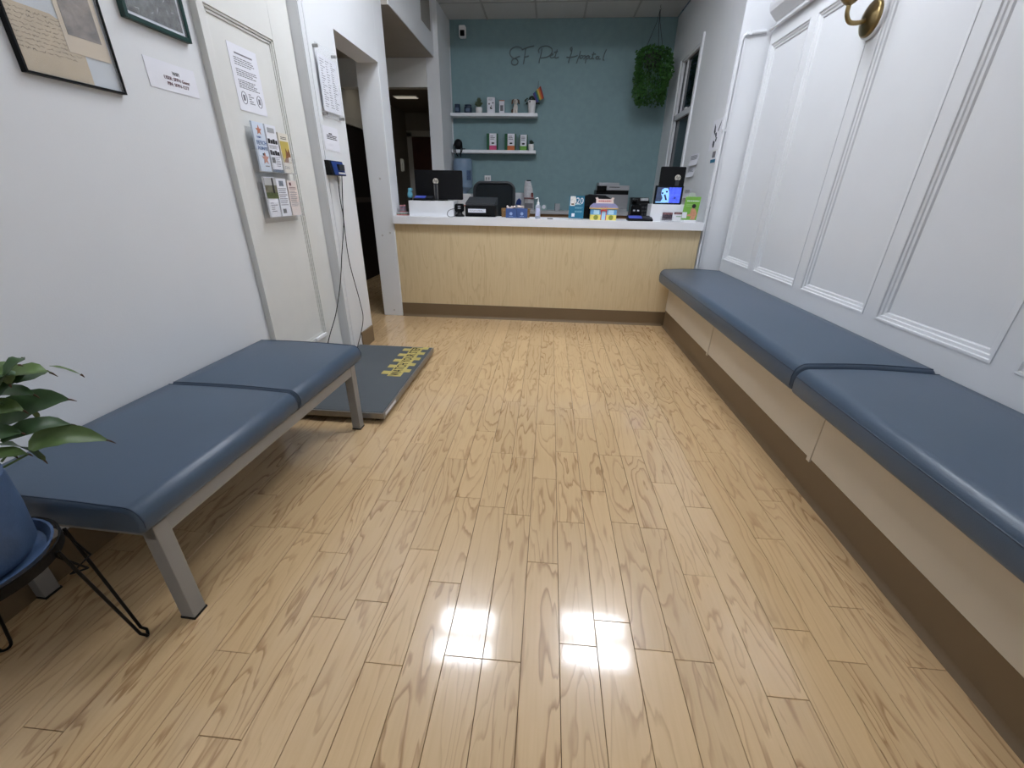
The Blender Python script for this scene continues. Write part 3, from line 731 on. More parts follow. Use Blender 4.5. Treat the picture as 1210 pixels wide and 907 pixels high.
def star(t, cx, cz, r, mat):
    pts = [(cx + (r if k % 2 == 0 else r * 0.45) * math.cos(PI / 2 + k * PI / 5), cz + (r if k % 2 == 0 else r * 0.45) * math.sin(PI / 2 + k * PI / 5)) for k in range(10)]
    MB().prism(pts, -0.0136, -0.0118, 'y').build('star', mat, t)
STARM = M('rust_star', (190, 124, 100), 0.7)
def art1(t, h_):
    star(t, 0.0, h_ * 0.84, 0.026, STARM); star(t, 0.012, h_ * 0.27, 0.034, STARM)
    text('print', 'EARN', 0.014, INKB, t, (-0.012, -0.0136, h_ * 0.70)); text('print', 'FETCH', 0.031, INKB, t, (0.004, -0.0136, h_ * 0.585)); text('print', 'POINTS', 0.026, INKB, t, (0.004, -0.0136, h_ * 0.475))
    r2(t, -0.006, 0.018, h_ * 0.33, h_ * 0.38, INK); r2(t, 0.0, 0.035, h_ * 0.10, h_ * 0.125, INKG)
def art2(t, h_):
    r2(t, -0.035, 0.03, h_ * 0.84, h_ * 0.94, LGREY)
    for z in (0.66, 0.42):
        for k in range(4): r2(t, -0.048 + k * 0.024, -0.029 + k * 0.024, h_ * (z - 0.05), h_ * (z + 0.05 - 0.02 * (k % 2)), INK, 'picture')
    r2(t, -0.044, -0.012, h_ * 0.20, h_ * 0.32, DGREY, 'picture'); r2(t, -0.052, 0.052, 0.0, h_ * 0.06, M('navy_print', (44, 70, 100), 0.6), 'band')
    lines_print(t, -0.044, 0.044, h_ * 0.50, h_ * 0.58, 4, INKG, y=-0.0122); lines_print(t, -0.005, 0.044, h_ * 0.12, h_ * 0.34, 6, INKG, y=-0.0122)
def art3(t, h_):
    r2(t, -0.045, 0.045, h_ * 0.27, h_ * 0.80, M('mustard_print', (196, 176, 92), 0.7), 'picture')
    lines_print(t, -0.03, 0.045, h_ * 0.84, h_ * 0.92, 2, INK, y=-0.0122)
    MB().prism([(-0.036, h_ * .27), (0.045, h_ * .27), (0.045, h_ * .5), (0.03, h_ * .62), (0.018, h_ * .52), (0.0, h_ * .63), (-0.006, h_ * .42)], -0.0142, -0.0134, 'y').build('animal_print', M('tabby_print', (132, 88, 58), 0.7, var=0.4, vscale=60), t)
    MB().prism([(0.012, h_ * .28), (0.043, h_ * .28), (0.040, h_ * .42), (0.016, h_ * .40)], -0.0146, -0.0142, 'y').build('animal_print', PAPER2, t)
    lines_print(t, -0.04, 0.02, h_ * 0.10, h_ * 0.18, 2, INKG, y=-0.0122)
def art4(t, h_):
    r2(t, -0.052, 0.064, h_ * 0.47, h_ * 0.985, M('field_photo', (112, 110, 92), 0.7, var=0.4, vscale=30), 'picture')
    r2(t, -0.052, 0.064, h_ * 0.47, h_ * 0.62, M('grass_photo', (82, 92, 56), 0.7, var=0.3, vscale=60), 'picture').location.y = -0.0006
    r2(t, 0.02, 0.034, h_ * 0.60, h_ * 0.98, INK, 'picture').location.y = -0.0012
    r2(t, -0.052, 0.064, h_ * 0.80, h_ * 0.985, M('pale_sky_photo', (186, 186, 186), 0.7), 'picture').location.y = -0.0003
    lines_print(t, -0.03, 0.04, h_ * 0.12, h_ * 0.38, 5, INKG, y=-0.0122, jitter=0.6)
def art5(t, h_):
    r2(t, -0.025, 0.02, h_ * 0.80, h_ * 0.94, M('grey_photo', (120, 128, 140), 0.7, var=0.4, vscale=60), 'picture')
    lines_print(t, -0.044, 0.044, h_ * 0.28, h_ * 0.76, 9, INKG, y=-0.0122); r2(t, -0.035, 0.0, h_ * 0.08, h_ * 0.20, DGREY, 'picture')
def art6(t, h_):
    r2(t, -0.03, -0.012, h_ * 0.86, h_ * 0.95, INKR, 'picture'); lines_print(t, -0.04, 0.044, h_ * 0.75, h_ * 0.83, 2, INKR, y=-0.0122)
    lines_print(t, -0.042, 0.042, h_ * 0.26, h_ * 0.72, 11, INKG, y=-0.0122)
ICE = M('pale_blue_paper', (212, 222, 236), 0.6, var=0.03)
brochure('pale blue brochure with star shapes in the upper left pocket of the rack', -0.118, 0.291, 0.255, ICE, art1)
brochure('white brochure with rows of dark photographs in the upper middle pocket', 0.002, 0.291, 0.255, PAPER, art2)
brochure('brochure with mustard cover and tabby cat in the upper right pocket', 0.120, 0.291, 0.225, PAPER2, art3)
brochure('brochure with a green field photograph in the lower left pocket', -0.118, 0.036, 0.225, PAPER, art4)
brochure('plain white text brochure in the lower middle pocket of the rack', 0.002, 0.036, 0.220, PAPER, art5)
brochure('pinkish white text leaflet in the lower right pocket of the rack', 0.120, 0.036, 0.210, M('pinkish_paper', (228, 214, 208), 0.7), art6)

# ---- brass wall sconce on the right wall
scn = thing('wall_sconce', 'aged brass wall sconce with curved arm at the top of the right wall', 'wall lamp', (XR - 0.004, 3.235, 2.30), -PI / 2)
MB().lathe([(0.10, 0.0), (0.10, 0.012), (0.096, 0.016)], (0, 0, 0), 28, 'y').build('white_backplate', TRIM, scn, smooth=True)
MB().lathe([(0.088, 0.016), (0.088, 0.026), (0.078, 0.034), (0.070, 0.036), (0.055, 0.046), (0.02, 0.052)], (0, 0, 0), 28, 'y').build('brass_plate', BRASS, scn, smooth=True)
MB().tube(bez([(0, -0.045, -0.01), (0, -0.09, -0.02), (0, -0.135, -0.015), (0, -0.16, 0.02), (0, -0.163, 0.065)], 6), 0.012, 10).build('arm', BRASS, scn, smooth=True)
MB().lathe([(0.012, 0.0), (0.03, 0.012), (0.048, 0.03), (0.052, 0.045), (0.046, 0.052), (0.050, 0.060), (0.045, 0.066)], (0, -0.163, 0.06), 20).build('cup', BRASS, scn, smooth=True)
MB().lathe([(0.038, 0.0), (0.062, 0.05), (0.074, 0.10), (0.078, 0.14), (0.075, 0.14), (0.071, 0.10), (0.058, 0.05), (0.034, 0.006)], (0, -0.163, 0.128), 20).build('glass_shade', M('frosted_glass', (240, 238, 230), 0.4, trans=0.6), scn, smooth=True)
# ---- plant: wire stand, saucer, pot, lily
PC = (-1.43, 0.617)
ZR = 0.462
st = thing('plant_stand', 'black wire ring plant stand on hairpin legs at the near end of the bench', 'plant stand', (PC[0], PC[1], 0))
ringp = lambda r, z, n=36: [(r * math.cos(2 * PI * i / n), r * math.sin(2 * PI * i / n), z) for i in range(n)]
band = MB(); n = 40
band.loft([[(r * math.cos(2 * PI * i / n), r * math.sin(2 * PI * i / n), z) for r, z in ((0.176, ZR - 0.014), (0.181, ZR - 0.014), (0.181, ZR + 0.014), (0.176, ZR + 0.014))] for i in range(n + 1)], cap=False)
band.build('ring', WIRE, st, smooth=True)
band = MB()
for a in (0.3, 0.3 + PI / 2): band.tube([(0.176 * math.cos(a), 0.176 * math.sin(a), ZR - 0.012), (0.1 * math.cos(a), 0.1 * math.sin(a), ZR - 0.02), (-0.1 * math.cos(a), -0.1 * math.sin(a), ZR - 0.02), (-0.176 * math.cos(a), -0.176 * math.sin(a), ZR - 0.012)], 0.004, 6)
band.build('cross_wire', WIRE, st)
for fx, fy in ((-1.261, 0.773), (-1.65, 0.690), (-1.382, 0.391)):
    dx, dy = fx - PC[0], fy - PC[1]; a = math.atan2(dy, dx); R_ = 0.231
    u = Vector((math.cos(a), math.sin(a), 0)); v = Vector((-math.sin(a), math.cos(a), 0))
    pts = [u * 0.178 + v * 0.052 + Vector((0, 0, ZR))] + [u * (R_ - 0.004) + v * 0.014 + Vector((0, 0, 0.035))]
    pts += [u * (R_ + 0.006) + v * (0.013 * math.cos(k * PI / 6)) + Vector((0, 0, 0.018 - 0.013 * math.sin(k * PI / 6))) for k in range(7)]
    pts += [u * (R_ - 0.004) - v * 0.014 + Vector((0, 0, 0.035)), u * 0.178 - v * 0.052 + Vector((0, 0, ZR))]
    MB().tube(pts, 0.0045, 7).build('hairpin_leg', WIRE, st, smooth=True)
    MB().tube([u * 0.172 + v * 0.055 + Vector((0, 0, ZR - 0.012)), u * 0.205 + v * 0.03 + Vector((0, 0, ZR - 0.10)), u * 0.16 + Vector((0, 0, ZR - 0.12)), u * 0.205 - v * 0.03 + Vector((0, 0, ZR - 0.10)), u * 0.172 - v * 0.055 + Vector((0, 0, ZR - 0.012))], 0.003, 5).build('brace', WIRE, st)
sau = MB().lathe([(0.10, 0.0), (0.155, 0.004), (0.170, 0.030), (0.164, 0.030), (0.150, 0.010), (0.10, 0.007)], (0, 0, 0), 36).build('saucer', POTB, None, loc=(PC[0], PC[1], ZR - 0.010), smooth=True)
tag(sau, 'blue round saucer resting in the wire plant stand', 'saucer')
pl = thing('potted_lily', 'peace lily in a slate blue round pot at the left edge', 'potted plant', (PC[0], PC[1], ZR + 0.002))
PH = 0.235
MB().lathe([(0.09, 0.0), (0.128, 0.006), (0.142, 0.03), (0.149, 0.12), (0.150, PH), (0.138, PH), (0.136, PH - 0.03), (0.02, PH - 0.03)], (0, 0, 0), 40).build('pot', POTB, pl, smooth=True)
MB().lathe([(0.136, 0.0), (0.135, 0.006), (0.02, 0.012)], (0, 0, PH - 0.03), 24).build('soil', SOIL, pl)
def leaf(base, mid, tip, wd, mat, tipdry=0.0, fold=0.25, roll=0.0, n=9, stem_from=None):
    base, mid, tip = Vector(base), Vector(mid), Vector(tip)
    pts = [base * (1 - t) ** 2 + mid * 2 * t * (1 - t) + tip * t * t for t in [i / n for i in range(n + 1)]]
    mb = MB(); rows_ = []
    for k, p in enumerate(pts):
        t = k / n
        d = ((pts[min(k + 1, n)] - pts[max(k - 1, 0)])).normalized()
        up = Vector((0, 0, 1)); s = d.cross(up)
        s = s.normalized() if s.length > 0.05 else Vector((1, 0, 0))
        s = (Matrix.Rotation(roll, 3, d) @ s); nrm = s.cross(d)
        w_ = wd * math.sin(PI * min(1, t * 0.97 + 0.03)) ** 0.75 * (1 - 0.35 * t) * 1.15
        if t > 0.9: w_ *= 0.35
        wav = 0.10 * wd * math.sin(k * 1.7)
        rows_.append([p + s * w_ + nrm * (w_ * fold + wav), p + s * w_ * 0.5 + nrm * (w_ * fold * 0.35), p, p - s * w_ * 0.5 + nrm * (w_ * fold * 0.35), p - s * w_ + nrm * (w_ * fold - wav)])
    vs = [v for r in rows_ for v in r]; fs = [(k * 5 + i, k * 5 + i + 1, (k + 1) * 5 + i + 1, (k + 1) * 5 + i) for k in range(n) for i in range(4)]
    m = len(vs)
    vs2 = [v + Vector((0, 0, -0.0007)) for v in vs]
    mb.add(vs + vs2, fs + [tuple(reversed([i + m for i in f])) for f in fs])
    o = mb.build('leaf', mat, pl, smooth=True)
    if tipdry:
        MB().tube([pts[-2] * 0.4 + pts[-1] * 0.6, pts[-1], pts[-1] + (pts[-1] - pts[-2]) * tipdry * 0.8 + Vector((0, 0, -0.003))], [0.0022, 0.0018, 0.0006], 5).build('dry_tip', BROWNT, o)
    return o
L0 = Vector(pl.location)
def lp(px, py, Y): return PY(px, py, Y) - L0
# leaves seen at the edge of the picture: (base px,py), (bulge), (tip), plane y of base and tip, half width
seen = [((-30, 470), (30, 425), (62, 441), 0.60, 0.66, 0.022, LEAF2, 1.0, 0.3, 0.3), ((0, 455), (18, 420), (27, 423), 0.58, 0.62, 0.014, LEAF, 0.8, 0.3, 0.2),
        ((58, 432), (75, 432), (97, 443), 0.66, 0.68, 0.004, LEAF2, 0.6, 0.1, 0.0), ((-20, 490), (10, 440), (28, 441), 0.58, 0.64, 0.020, LEAF, 0.8, 0.4, 0.5),
        ((18, 452), (40, 440), (56, 438), 0.62, 0.68, 0.013, LEAF, 0.5, 0.3, 0.5), ((-30, 470), (15, 455), (42, 467), 0.62, 0.64, 0.016, LEAF, 0.8, 0.3, 0.4),
        ((0, 504), (30, 466), (84, 472), 0.62, 0.70, 0.030, LEAF, 0.7, 0.35, 0.75), ((18, 480), (36, 478), (46, 495), 0.66, 0.68, 0.012, LEAF2, 0.5, 0.2, 0.2),
        ((2, 522), (45, 492), (88, 502), 0.60, 0.70, 0.019, LEAF, 0.9, 0.35, 0.6), ((37, 532), (62, 503), (131, 521), 0.62, 0.72, 0.026, LEAF2, 0.5, 0.35, 0.7),
        ((0, 525), (30, 522), (54, 545), 0.60, 0.66, 0.016, LEAF, 0.4, 0.2, 0.3), ((-40, 500), (-5, 470), (30, 486), 0.58, 0.62, 0.022, LEAF2, 0.5, 0.3, 0.5), ((-40, 470), (-10, 432), (24, 431), 0.56, 0.62, 0.018, LEAF2, 0.4, 0.3, 0.6), ((-40, 530), (-5, 505), (28, 512), 0.58, 0.62, 0.020, LEAF, 0.5, 0.3, 0.5), ((-30, 550), (5, 528), (36, 537), 0.57, 0.62, 0.016, LEAF2, 0.4, 0.3, 0.4), ((-20, 448), (5, 434), (12, 455), 0.57, 0.6, 0.016, LEAF, 0.4, 0.3, 0.3), ((-10, 545), (8, 532), (20, 540), 0.58, 0.62, 0.008, LEAF2, 0.3, 0.2, 0.2)]
for (b_, m_, t_, Y0, Y1, wd, mt, dry, fo_, ro) in seen:
    leaf(lp(*b_, Y0), lp(*m_, (Y0 + Y1) / 2), lp(*t_, Y1), wd, mt, dry, fo_, ro)
rr = random.Random(21)
for k in range(22):                       # the rest of the plant, outside the frame
    a = rr.uniform(0.7 * PI, 2.02 * PI); R_ = rr.uniform(0.14, 0.26); z = rr.uniform(0.30, 0.58)
    if math.sin(a) > 0.3: R_ = 0.15
    r0 = 0.35 * R_; tip = Vector((R_ * math.cos(a), R_ * math.sin(a), z - 0.04))
    if L0.x + tip.x < XL + 0.06: tip.x = XL + 0.06 - L0.x
    leaf((r0 * math.cos(a), r0 * math.sin(a), z - 0.10), (0.75 * R_ * math.cos(a), 0.75 * R_ * math.sin(a), z + 0.03), tip, rr.uniform(0.018, 0.03), rr.choice((LEAF, LEAF2)), rr.choice((0, 0.6)), 0.3, rr.uniform(-0.4, 0.4))
for k in range(12):
    a = rr.uniform(0, 2 * PI); r_ = rr.uniform(0.02, 0.06); h_ = rr.uniform(0.32, 0.48)
    MB().tube([(r_ * math.cos(a), r_ * math.sin(a), PH - 0.025), (r_ * 1.4 * math.cos(a), r_ * 1.4 * math.sin(a), (PH + h_) / 2), (r_ * 2.2 * math.cos(a), r_ * 2.2 * math.sin(a), h_)], [0.004, 0.003, 0.002], 5).build('stem', STEM, pl)
for b_, t_, Y0, Y1 in (((2, 545), (10, 535), 0.60, 0.62), ((4, 552), (34, 536), 0.60, 0.63), ((0, 478), (20, 477), 0.60, 0.66)):
    MB().tube([lp(*b_, Y0), lp(*t_, Y1)], 0.0022, 5).build('stem', STEM, pl)

# ---- things on the worktop (each measured at its own distance)
def span(x0, x1, yt, yb, Y):
    l, r, t, b = PY(x0, (yt + yb) / 2, Y), PY(x1, (yt + yb) / 2, Y), PY((x0 + x1) / 2, yt, Y), PY((x0 + x1) / 2, yb, Y)
    return (l.x + r.x) / 2, (r.x - l.x), b.z, t.z - b.z
def on_top(name, label, cat, x0, x1, yt, Y, zb=CT, rz=0.0, group=None):
    cx, w_, _, _ = span(x0, x1, yt, yt + 10, Y); zt = PY((x0 + x1) / 2, yt, Y).z
    t = thing(name, label, cat, (cx, Y, zb + 0.0006), rz, group)
    return t, w_, zt - zb
# left white riser box
t, W_, H_ = on_top('riser_box', 'white box under the left monitor at the post end of the worktop', 'box', 483, 535.5, 237.3, 4.70)
mb = MB(); tk = 0.012
B((-W_ / 2, 0, 0), (W_ / 2, tk, H_)).build('front_board', WORKTOP, t, bevel=0.001)
for x in (-W_ / 2, W_ / 2 - tk): B((x, tk, 0), (x + tk, 0.26, H_ - tk)).build('side_board', WORKTOP, t)
B((-W_ / 2, tk, H_ - tk), (W_ / 2, 0.26, H_)).build('top_board', WORKTOP, t)
LBX, LBT = t.location.x, CT + H_
# left monitor, seen from behind
def monitor(label, cx, Y, zc, w_, h_, zfoot, yawz, tilt, logo_dx=0.0, logo_dz=0.0, stand=True, strips=True):
    t = thing('computer_monitor', label, 'monitor', (cx, Y, zfoot), yawz)
    zc -= zfoot
    o = MB().prism(rrect(-w_ / 2, w_ / 2, -h_ / 2, h_ / 2, 0.012), 0, 0.018, 'y').build('back_shell', BLACK, t, loc=(0, 0, zc), bevel=0.002); o.rotation_euler[0] = tilt
    b2 = B((-w_ / 2 + 0.006, 0.018, -h_ / 2 + 0.006), (w_ / 2 - 0.006, 0.020, h_ / 2 - 0.006)).build('screen', BLACKG, t, loc=(0, 0, zc)); b2.rotation_euler[0] = tilt
    lg = MB().cyl((logo_dx, 0.002, logo_dz), (logo_dx, -0.004, logo_dz), 0.030, n=24).build('logo_disc', M('silver_logo', (216, 212, 200), 0.35, metal=0.3), t, loc=(0, 0, zc)); lg.rotation_euler[0] = tilt
    text('logo_letters', 'hp', 0.046, BLACK, lg, (logo_dx, -0.0046, logo_dz + 0.004), shear=0.25)
    if stand:
        B((logo_dx - 0.02, -0.008, 0.010), (logo_dx + 0.02, 0.0, zc + logo_dz - 0.02)).build('stand_column', DGREY, t, bevel=0.003)
        for s in ((-0.021, 0.014) if strips else ()): B((logo_dx + s, -0.0105, 0.012), (logo_dx + s + 0.007, -0.0075, zc + logo_dz - 0.03)).build('chrome_strip', ALU, t)
        MB().prism(rrect(-0.10, 0.10, -0.05, 0.13, 0.03), 0.0, 0.010, 'z').build('stand_base', BLACK, t, loc=(logo_dx, 0, 0), bevel=0.002)
    return t
m0, m1 = PY(489, 201, 4.86), PY(546, 237, 4.86)
cx, zt = (PY(487.5, 201, 4.86).x + PY(544.5, 200.5, 4.86).x) / 2 + 0.01, PY(515, 200.8, 4.86).z
w_ = PY(544, 200.5, 4.86).x - PY(487.2, 201, 4.86).x
lg = PY(514, 214, 4.85)
hm = zt - LBT - 0.012
monitor('large black monitor seen from behind on the left white box', cx, 4.88, zt - hm / 2, w_, hm, LBT + 0.001, 0.0, 0.0, lg.x - cx, lg.z - zt + hm / 2)
# payment pad on the left box, freshener, card stacks, hand-held gadget, cable
def pad(label, x0, x1, Y, zb, wd=None):
    l, r = PY(x0, 245, Y), PY(x1, 245, Y)
    t = thing('payment_pad', label, 'card reader', ((l.x + r.x) / 2, Y, zb), 0, 'payment pads')
    w_ = (r.x - l.x)
    MB().prism([(-0.055, 0), (0.06, 0), (0.06, 0.05), (-0.055, 0.018)], -w_ / 2, w_ / 2, 'x').build('body', BLACK, t, bevel=0.004)
    th = math.atan2(0.032, 0.115)
    o = B((-w_ * 0.46, -0.036, 0), (w_ * 0.08, 0.04, 0.003)).build('lit_screen', SCRB, t, loc=(0, 0.002, 0.0345)); o.rotation_euler[0] = th
    o = B((w_ * 0.14, -0.036, 0), (w_ * 0.44, 0.03, 0.002)).build('keypad', DGREY, t, loc=(0, 0.002, 0.0345)); o.rotation_euler[0] = th
    return t
pad('payment pad with blue screen lying on the left white box', 490.5, 513, 4.775, LBT + 0.0006)
p = PY(484.6, 233, 4.80)
t = thing('air_freshener', 'light blue topped air freshener bottle beside the left white box', 'bottle', (PY(484.6, 230, 5.0).x, 5.0, CT + 0.0006))
hh = PY(484.6, 222.3, 5.0).z - CT
MB().lathe([(0.026, 0), (0.028, 0.01), (0.028, hh * 0.5), (0.022, hh * 0.62), (0.02, hh * 0.64)], (0, 0, 0), 16).build('bottle', BLACK, t, smooth=True)
MB().lathe([(0.021, hh * 0.64), (0.030, hh * 0.68), (0.028, hh * 0.80), (0.018, hh * 0.9), (0.022, hh * 0.97), (0.012, hh)], (0, 0, 0), 16).build('cap', LBLUE, t, smooth=True)
B((0.0, -0.02, hh * 0.9), (0.034, 0.008, hh)).build('nozzle', LBLUE, t, bevel=0.003)
cols = [M('pink_tape', (170, 112, 116), 0.6), M('grey_tape', (126, 122, 128), 0.6), M('mauve_tape', (142, 106, 120), 0.6), M('slate_tape', (96, 96, 112), 0.6)]
for k in range(5):
    q = PY(476.5, 250, 4.80); z0 = CT + 0.034 + k * 0.0145
    tag(MB().lathe([(0.012, 0), (0.034, 0), (0.034, 0.0138), (0.012, 0.0138)], (0, 0, 0), 18).build('tape_roll', cols[k % 4], loc=(q.x, 4.80, z0)), 'flat roll of tape, %s in the stack beside the white post' % ('lowest', 'second from bottom', 'middle one', 'second from top', 'topmost')[k], 'tape roll', 'tape rolls stacked at the post end')
for k in range(3):
    q = PY(475.5, 253, 4.80)
    tag(B((-0.062, -0.04, 0), (0.062, 0.04, 0.0108)).build('card_pad', (M('pink_card', (200, 120, 120), 0.6, var=0.3, vscale=40), M('green_card', (120, 140, 116), 0.6, var=0.3, vscale=40), M('white_card', (190, 186, 190), 0.6, var=0.2, vscale=40))[k], loc=(q.x + 0.004, 4.80, CT + 0.0006 + k * 0.0112), rz=random.uniform(-0.05, 0.05)), '%s printed card pad under the tape rolls beside the post' % ('lowest pinkish', 'middle greenish', 'topmost whitish')[k], 'card pad', 'card pads at the post end')
t, W_, H_ = on_top('barcode_scanner', 'small black desk scanner with painted glints right of the left white box', 'scanner', 537.5, 548.5, 240.5, 4.78)
MB().lathe([(0.05, 0), (0.052, 0.012), (0.03, 0.03), (0.028, 0.05)], (0, 0, 0), 18).build('base', BLACK, t, smooth=True)
MB().prism(rrect(-W_ / 2 + 0.005, W_ / 2 - 0.005, 0.045, H_, 0.02), -0.035, 0.035, 'y').build('head', BLACKG, t, bevel=0.008)
for z in (0.6, 0.76): B((-0.012, -0.037, H_ * z), (0.018, -0.034, H_ * (z + 0.08))).build('painted_glint', M('silver_glint', (200, 205, 215), 0.15, metal=0.5), t)  # silvery plates stand in for glints on the black head
cb = MB().tube(bez([PY(538.5, 246, 4.73), PY(534, 247, 4.685), PY(530, 249, 4.68), PY(528.5, 253, 4.66), PY(531, 256.5, 4.65) + Vector((0, 0, 0.004)), PY(537, 256, 4.70) + Vector((0, 0, 0.004)), PY(541, 254.5, 4.78)]), 0.0028, 6).build('usb_cable', BLACK, smooth=True)
tag(cb, 'thin black cable looping over the front of the left white box', 'cable')
# black printer
t, W_, H_ = on_top('label_printer', 'black desktop printer with white label strip left of the office chair', 'printer', 549.5, 585.5, 239.5, 4.82)
D_ = 0.26
B((-W_ / 2, 0, 0), (W_ / 2, D_, H_ * 0.82)).build('body', BLACK, t, bevel=0.006)
MB().prism([(0.0, H_ * 0.825), (D_, H_ * 0.825), (D_, H_ + 0.055), (0.02, H_ * 1.0), (0.0, H_ * 0.95)], -W_ / 2 + 0.004, W_ / 2 - 0.004, 'x').build('lid', DGREY, t, bevel=0.003)
B((-W_ * 0.40, -0.003, H_ * 0.30), (W_ * 0.18, 0.001, H_ * 0.56)).build('label_strip', PAPER, t)
lines_print(t, -W_ * 0.36, W_ * 0.14, H_ * 0.36, H_ * 0.5, 2, INKG, y=-0.003)
B((-W_ * 0.40, -0.012, H_ * 0.06), (W_ * 0.36, 0.0, H_ * 0.16)).build('paper_tray', BLACKG, t)
# wicker basket, two blue tissue packs
t, W_, H_ = on_top('wicker_basket', 'small brown wicker basket behind the two blue packs', 'basket', 593, 626, 246, 4.90)
for z in range(5):
    h0 = H_ * z / 5
    MB().prism(rrect(-W_ / 2 - 0.003 * z * 0.3, W_ / 2 + 0.003 * z * 0.3, -0.055, 0.055, 0.02), h0, h0 + H_ / 5 - 0.002, 'z').build('wicker_row', KRAFT, t, bevel=0.003)
for a, b, lab in ((597.6, 610, 'blue flower-topped tissue pack, left of the pair by the basket'), (610.4, 623, 'blue flower-topped tissue pack, right of the pair by the basket')):
    t, W_, H_ = on_top('tissue_pack', lab, 'tissue pack', a, b, 246.2, 4.72, group='blue tissue packs')
    B((-W_ / 2, 0, 0), (W_ / 2, 0.06, H_)).build('box', NAVY, t, bevel=0.002)
    MB().lathe([(0.016, 0), (0.016, 0.001)], (0, -0.0015, H_ * 0.45), 12, 'y').build('crest', M('pale_blue_print', (150, 170, 206), 0.6), t)
    B((-0.022, -0.002, H_ * 0.16), (0.022, 0.0, H_ * 0.20)).build('print', M('pale_blue_print', (150, 170, 206), 0.6), t)
    fl = MB(); r_ = random.Random(int(a))
    for k in range(9): fl.ball((r_.uniform(-W_ / 2 + .012, W_ / 2 - .012), r_.uniform(0.005, 0.05), H_ + r_.uniform(0.0, 0.018)), r_.uniform(0.009, 0.014), 7, 5)
    fl.build('paper_flower', M('pink_white_paper', (236, 214, 206), 0.7, var=0.25, vscale=60), t, smooth=True, kind='stuff')
# hand sanitiser
t, W_, H_ = on_top('sanitizer_bottle', 'clear hand sanitizer bottle with white pump near the middle of the worktop', 'bottle', 632.8, 639.2, 233.2, 4.72)
MB().lathe([(W_ * 0.42, 0), (W_ * 0.5, 0.006), (W_ * 0.5, H_ * 0.56), (W_ * 0.36, H_ * 0.65), (W_ * 0.16, H_ * 0.68)], (0, 0, 0), 18).build('bottle', CLEARG, t, smooth=True)
B((-W_ * 0.34, -W_ * 0.5, H_ * 0.14), (W_ * 0.34, -W_ * 0.47, H_ * 0.50)).build('label_print', M('lavender_label', (186, 192, 222), 0.5, var=0.2, vscale=60), t)
MB().lathe([(W_ * 0.22, H_ * 0.66), (W_ * 0.24, H_ * 0.76), (W_ * 0.10, H_ * 0.80), (W_ * 0.07, H_ * 0.94)], (0, 0, 0), 14).build('pump', WHITEP, t, smooth=True)
MB().tube([(0, 0, H_ * 0.96), (-W_ * 0.2, 0, H_ * 0.985), (-W_ * 0.52, 0, H_ * 0.94)], W_ * 0.09, 8).build('nozzle', WHITEP, t, smooth=True)
tag(B((-0.03, -0.012, 0), (0.03, 0.012, 0.008)).build('pen_cap', BLACK, loc=(PY(650, 257, 4.68).x, 4.68, CT + 0.0005), bevel=0.003), 'tiny black clip lying near the front edge of the worktop', 'clip')

# back desk along the teal wall
zd = PY(650, 249, 6.78).z
bd = thing('back_desk', 'grey-topped wooden desk along the teal wall behind the counter', 'desk', (0, 0, 0))
B((-0.44, 6.75, zd - 0.045), (1.52, YB - 0.003, zd)).build('top', M('grey_worktop', (176, 178, 180), 0.5), bd, bevel=0.002)
B((-0.42, 6.78, 0.10), (1.50, YB - 0.004, zd - 0.046)).build('body', M('brown_desk', (132, 100, 68), 0.6, var=0.1), bd)
for x in (-0.40, 1.42): B((x, 6.79, 0.0), (x + 0.06, YB - 0.01, 0.10)).build('plinth', BLACK, bd)
# bags on the back desk
def bag(label, x0, x1, yt, Y, mat, lean, fold):
    cx, w_, _, _ = span(x0, x1, yt, yt + 10, Y); h_ = PY((x0 + x1) / 2, yt, Y).z - zd
    t = thing('treat_bag', label, 'bag', (cx, Y, zd + 0.0006))
    rings = []
    for z, d, ww in ((0, 0.05, 0.96), (0.1, 0.06, 1.0), (0.45, 0.052, 0.97), (0.75, 0.03, 0.80), (0.92, 0.012, 0.6 if fold else 0.85), (1.0, 0.006, 0.45 if fold else 0.82)):
        sh = lean * z * z
        rings.append([(sh + w_ / 2 * ww * math.cos(2 * PI * i / 16), d * math.sin(2 * PI * i / 16), h_ * z) for i in range(16)])
    MB().loft(rings).build('pouch', mat, t, smooth=True)
    return t, w_, h_
FOIL = M('silver_white_bag', (190, 190, 194), 0.4, var=0.2, vscale=30)
t, W_, H_ = bag('white bag with a blue paw print behind the blue packs', 607.5, 620, 227.7, 7.0, M('white_bag', (210, 212, 218), 0.5, var=0.08), 0, False)
MB().prism([(-0.055, 0.07), (0.03, 0.07), (0.036, 0.13), (0.0, 0.165), (-0.035, 0.135)], -0.066, -0.045, 'y').build('paw_print', BLUEP, t)
t, W_, H_ = bag('grey foil bag with red tie and folded top behind the sanitizer', 619.5, 632, 213.5, 6.84, FOIL, -0.03, True)
B((-0.075, -0.066, H_ * 0.40), (0.075, 0.0, H_ * 0.43)).build('tie', M('dark_red_tie', (110, 40, 36), 0.6), t)
B((0.03, -0.06, H_ * 0.45), (0.06, -0.02, H_ * 0.60)).build('tie_end', M('dark_red_tie', (110, 40, 36), 0.6), t)
B((-0.045, -0.012, H_ * 0.985), (0.02, 0.012, H_ * 1.02)).build('clip', BLACK, t)
B((-0.06, -0.064, 0.03), (0.06, -0.05, 0.10)).build('label_print', INKG, t)
t, W_, H_ = on_top('tape_dispenser', 'small teal tape dispenser on the back desk', 'tape dispenser', 639.5, 645.5, 241.5, 6.88, zb=zd)
MB().prism([(-0.045, 0), (0.045, 0), (0.045, H_ * 0.5), (0.03, H_ * 0.95), (0.0, H_), (-0.03, H_ * 0.7), (-0.045, H_ * 0.5)], -0.02, 0.02, 'y').build('body', M('pale_teal_plastic', (150, 176, 176), 0.4), t, bevel=0.003)
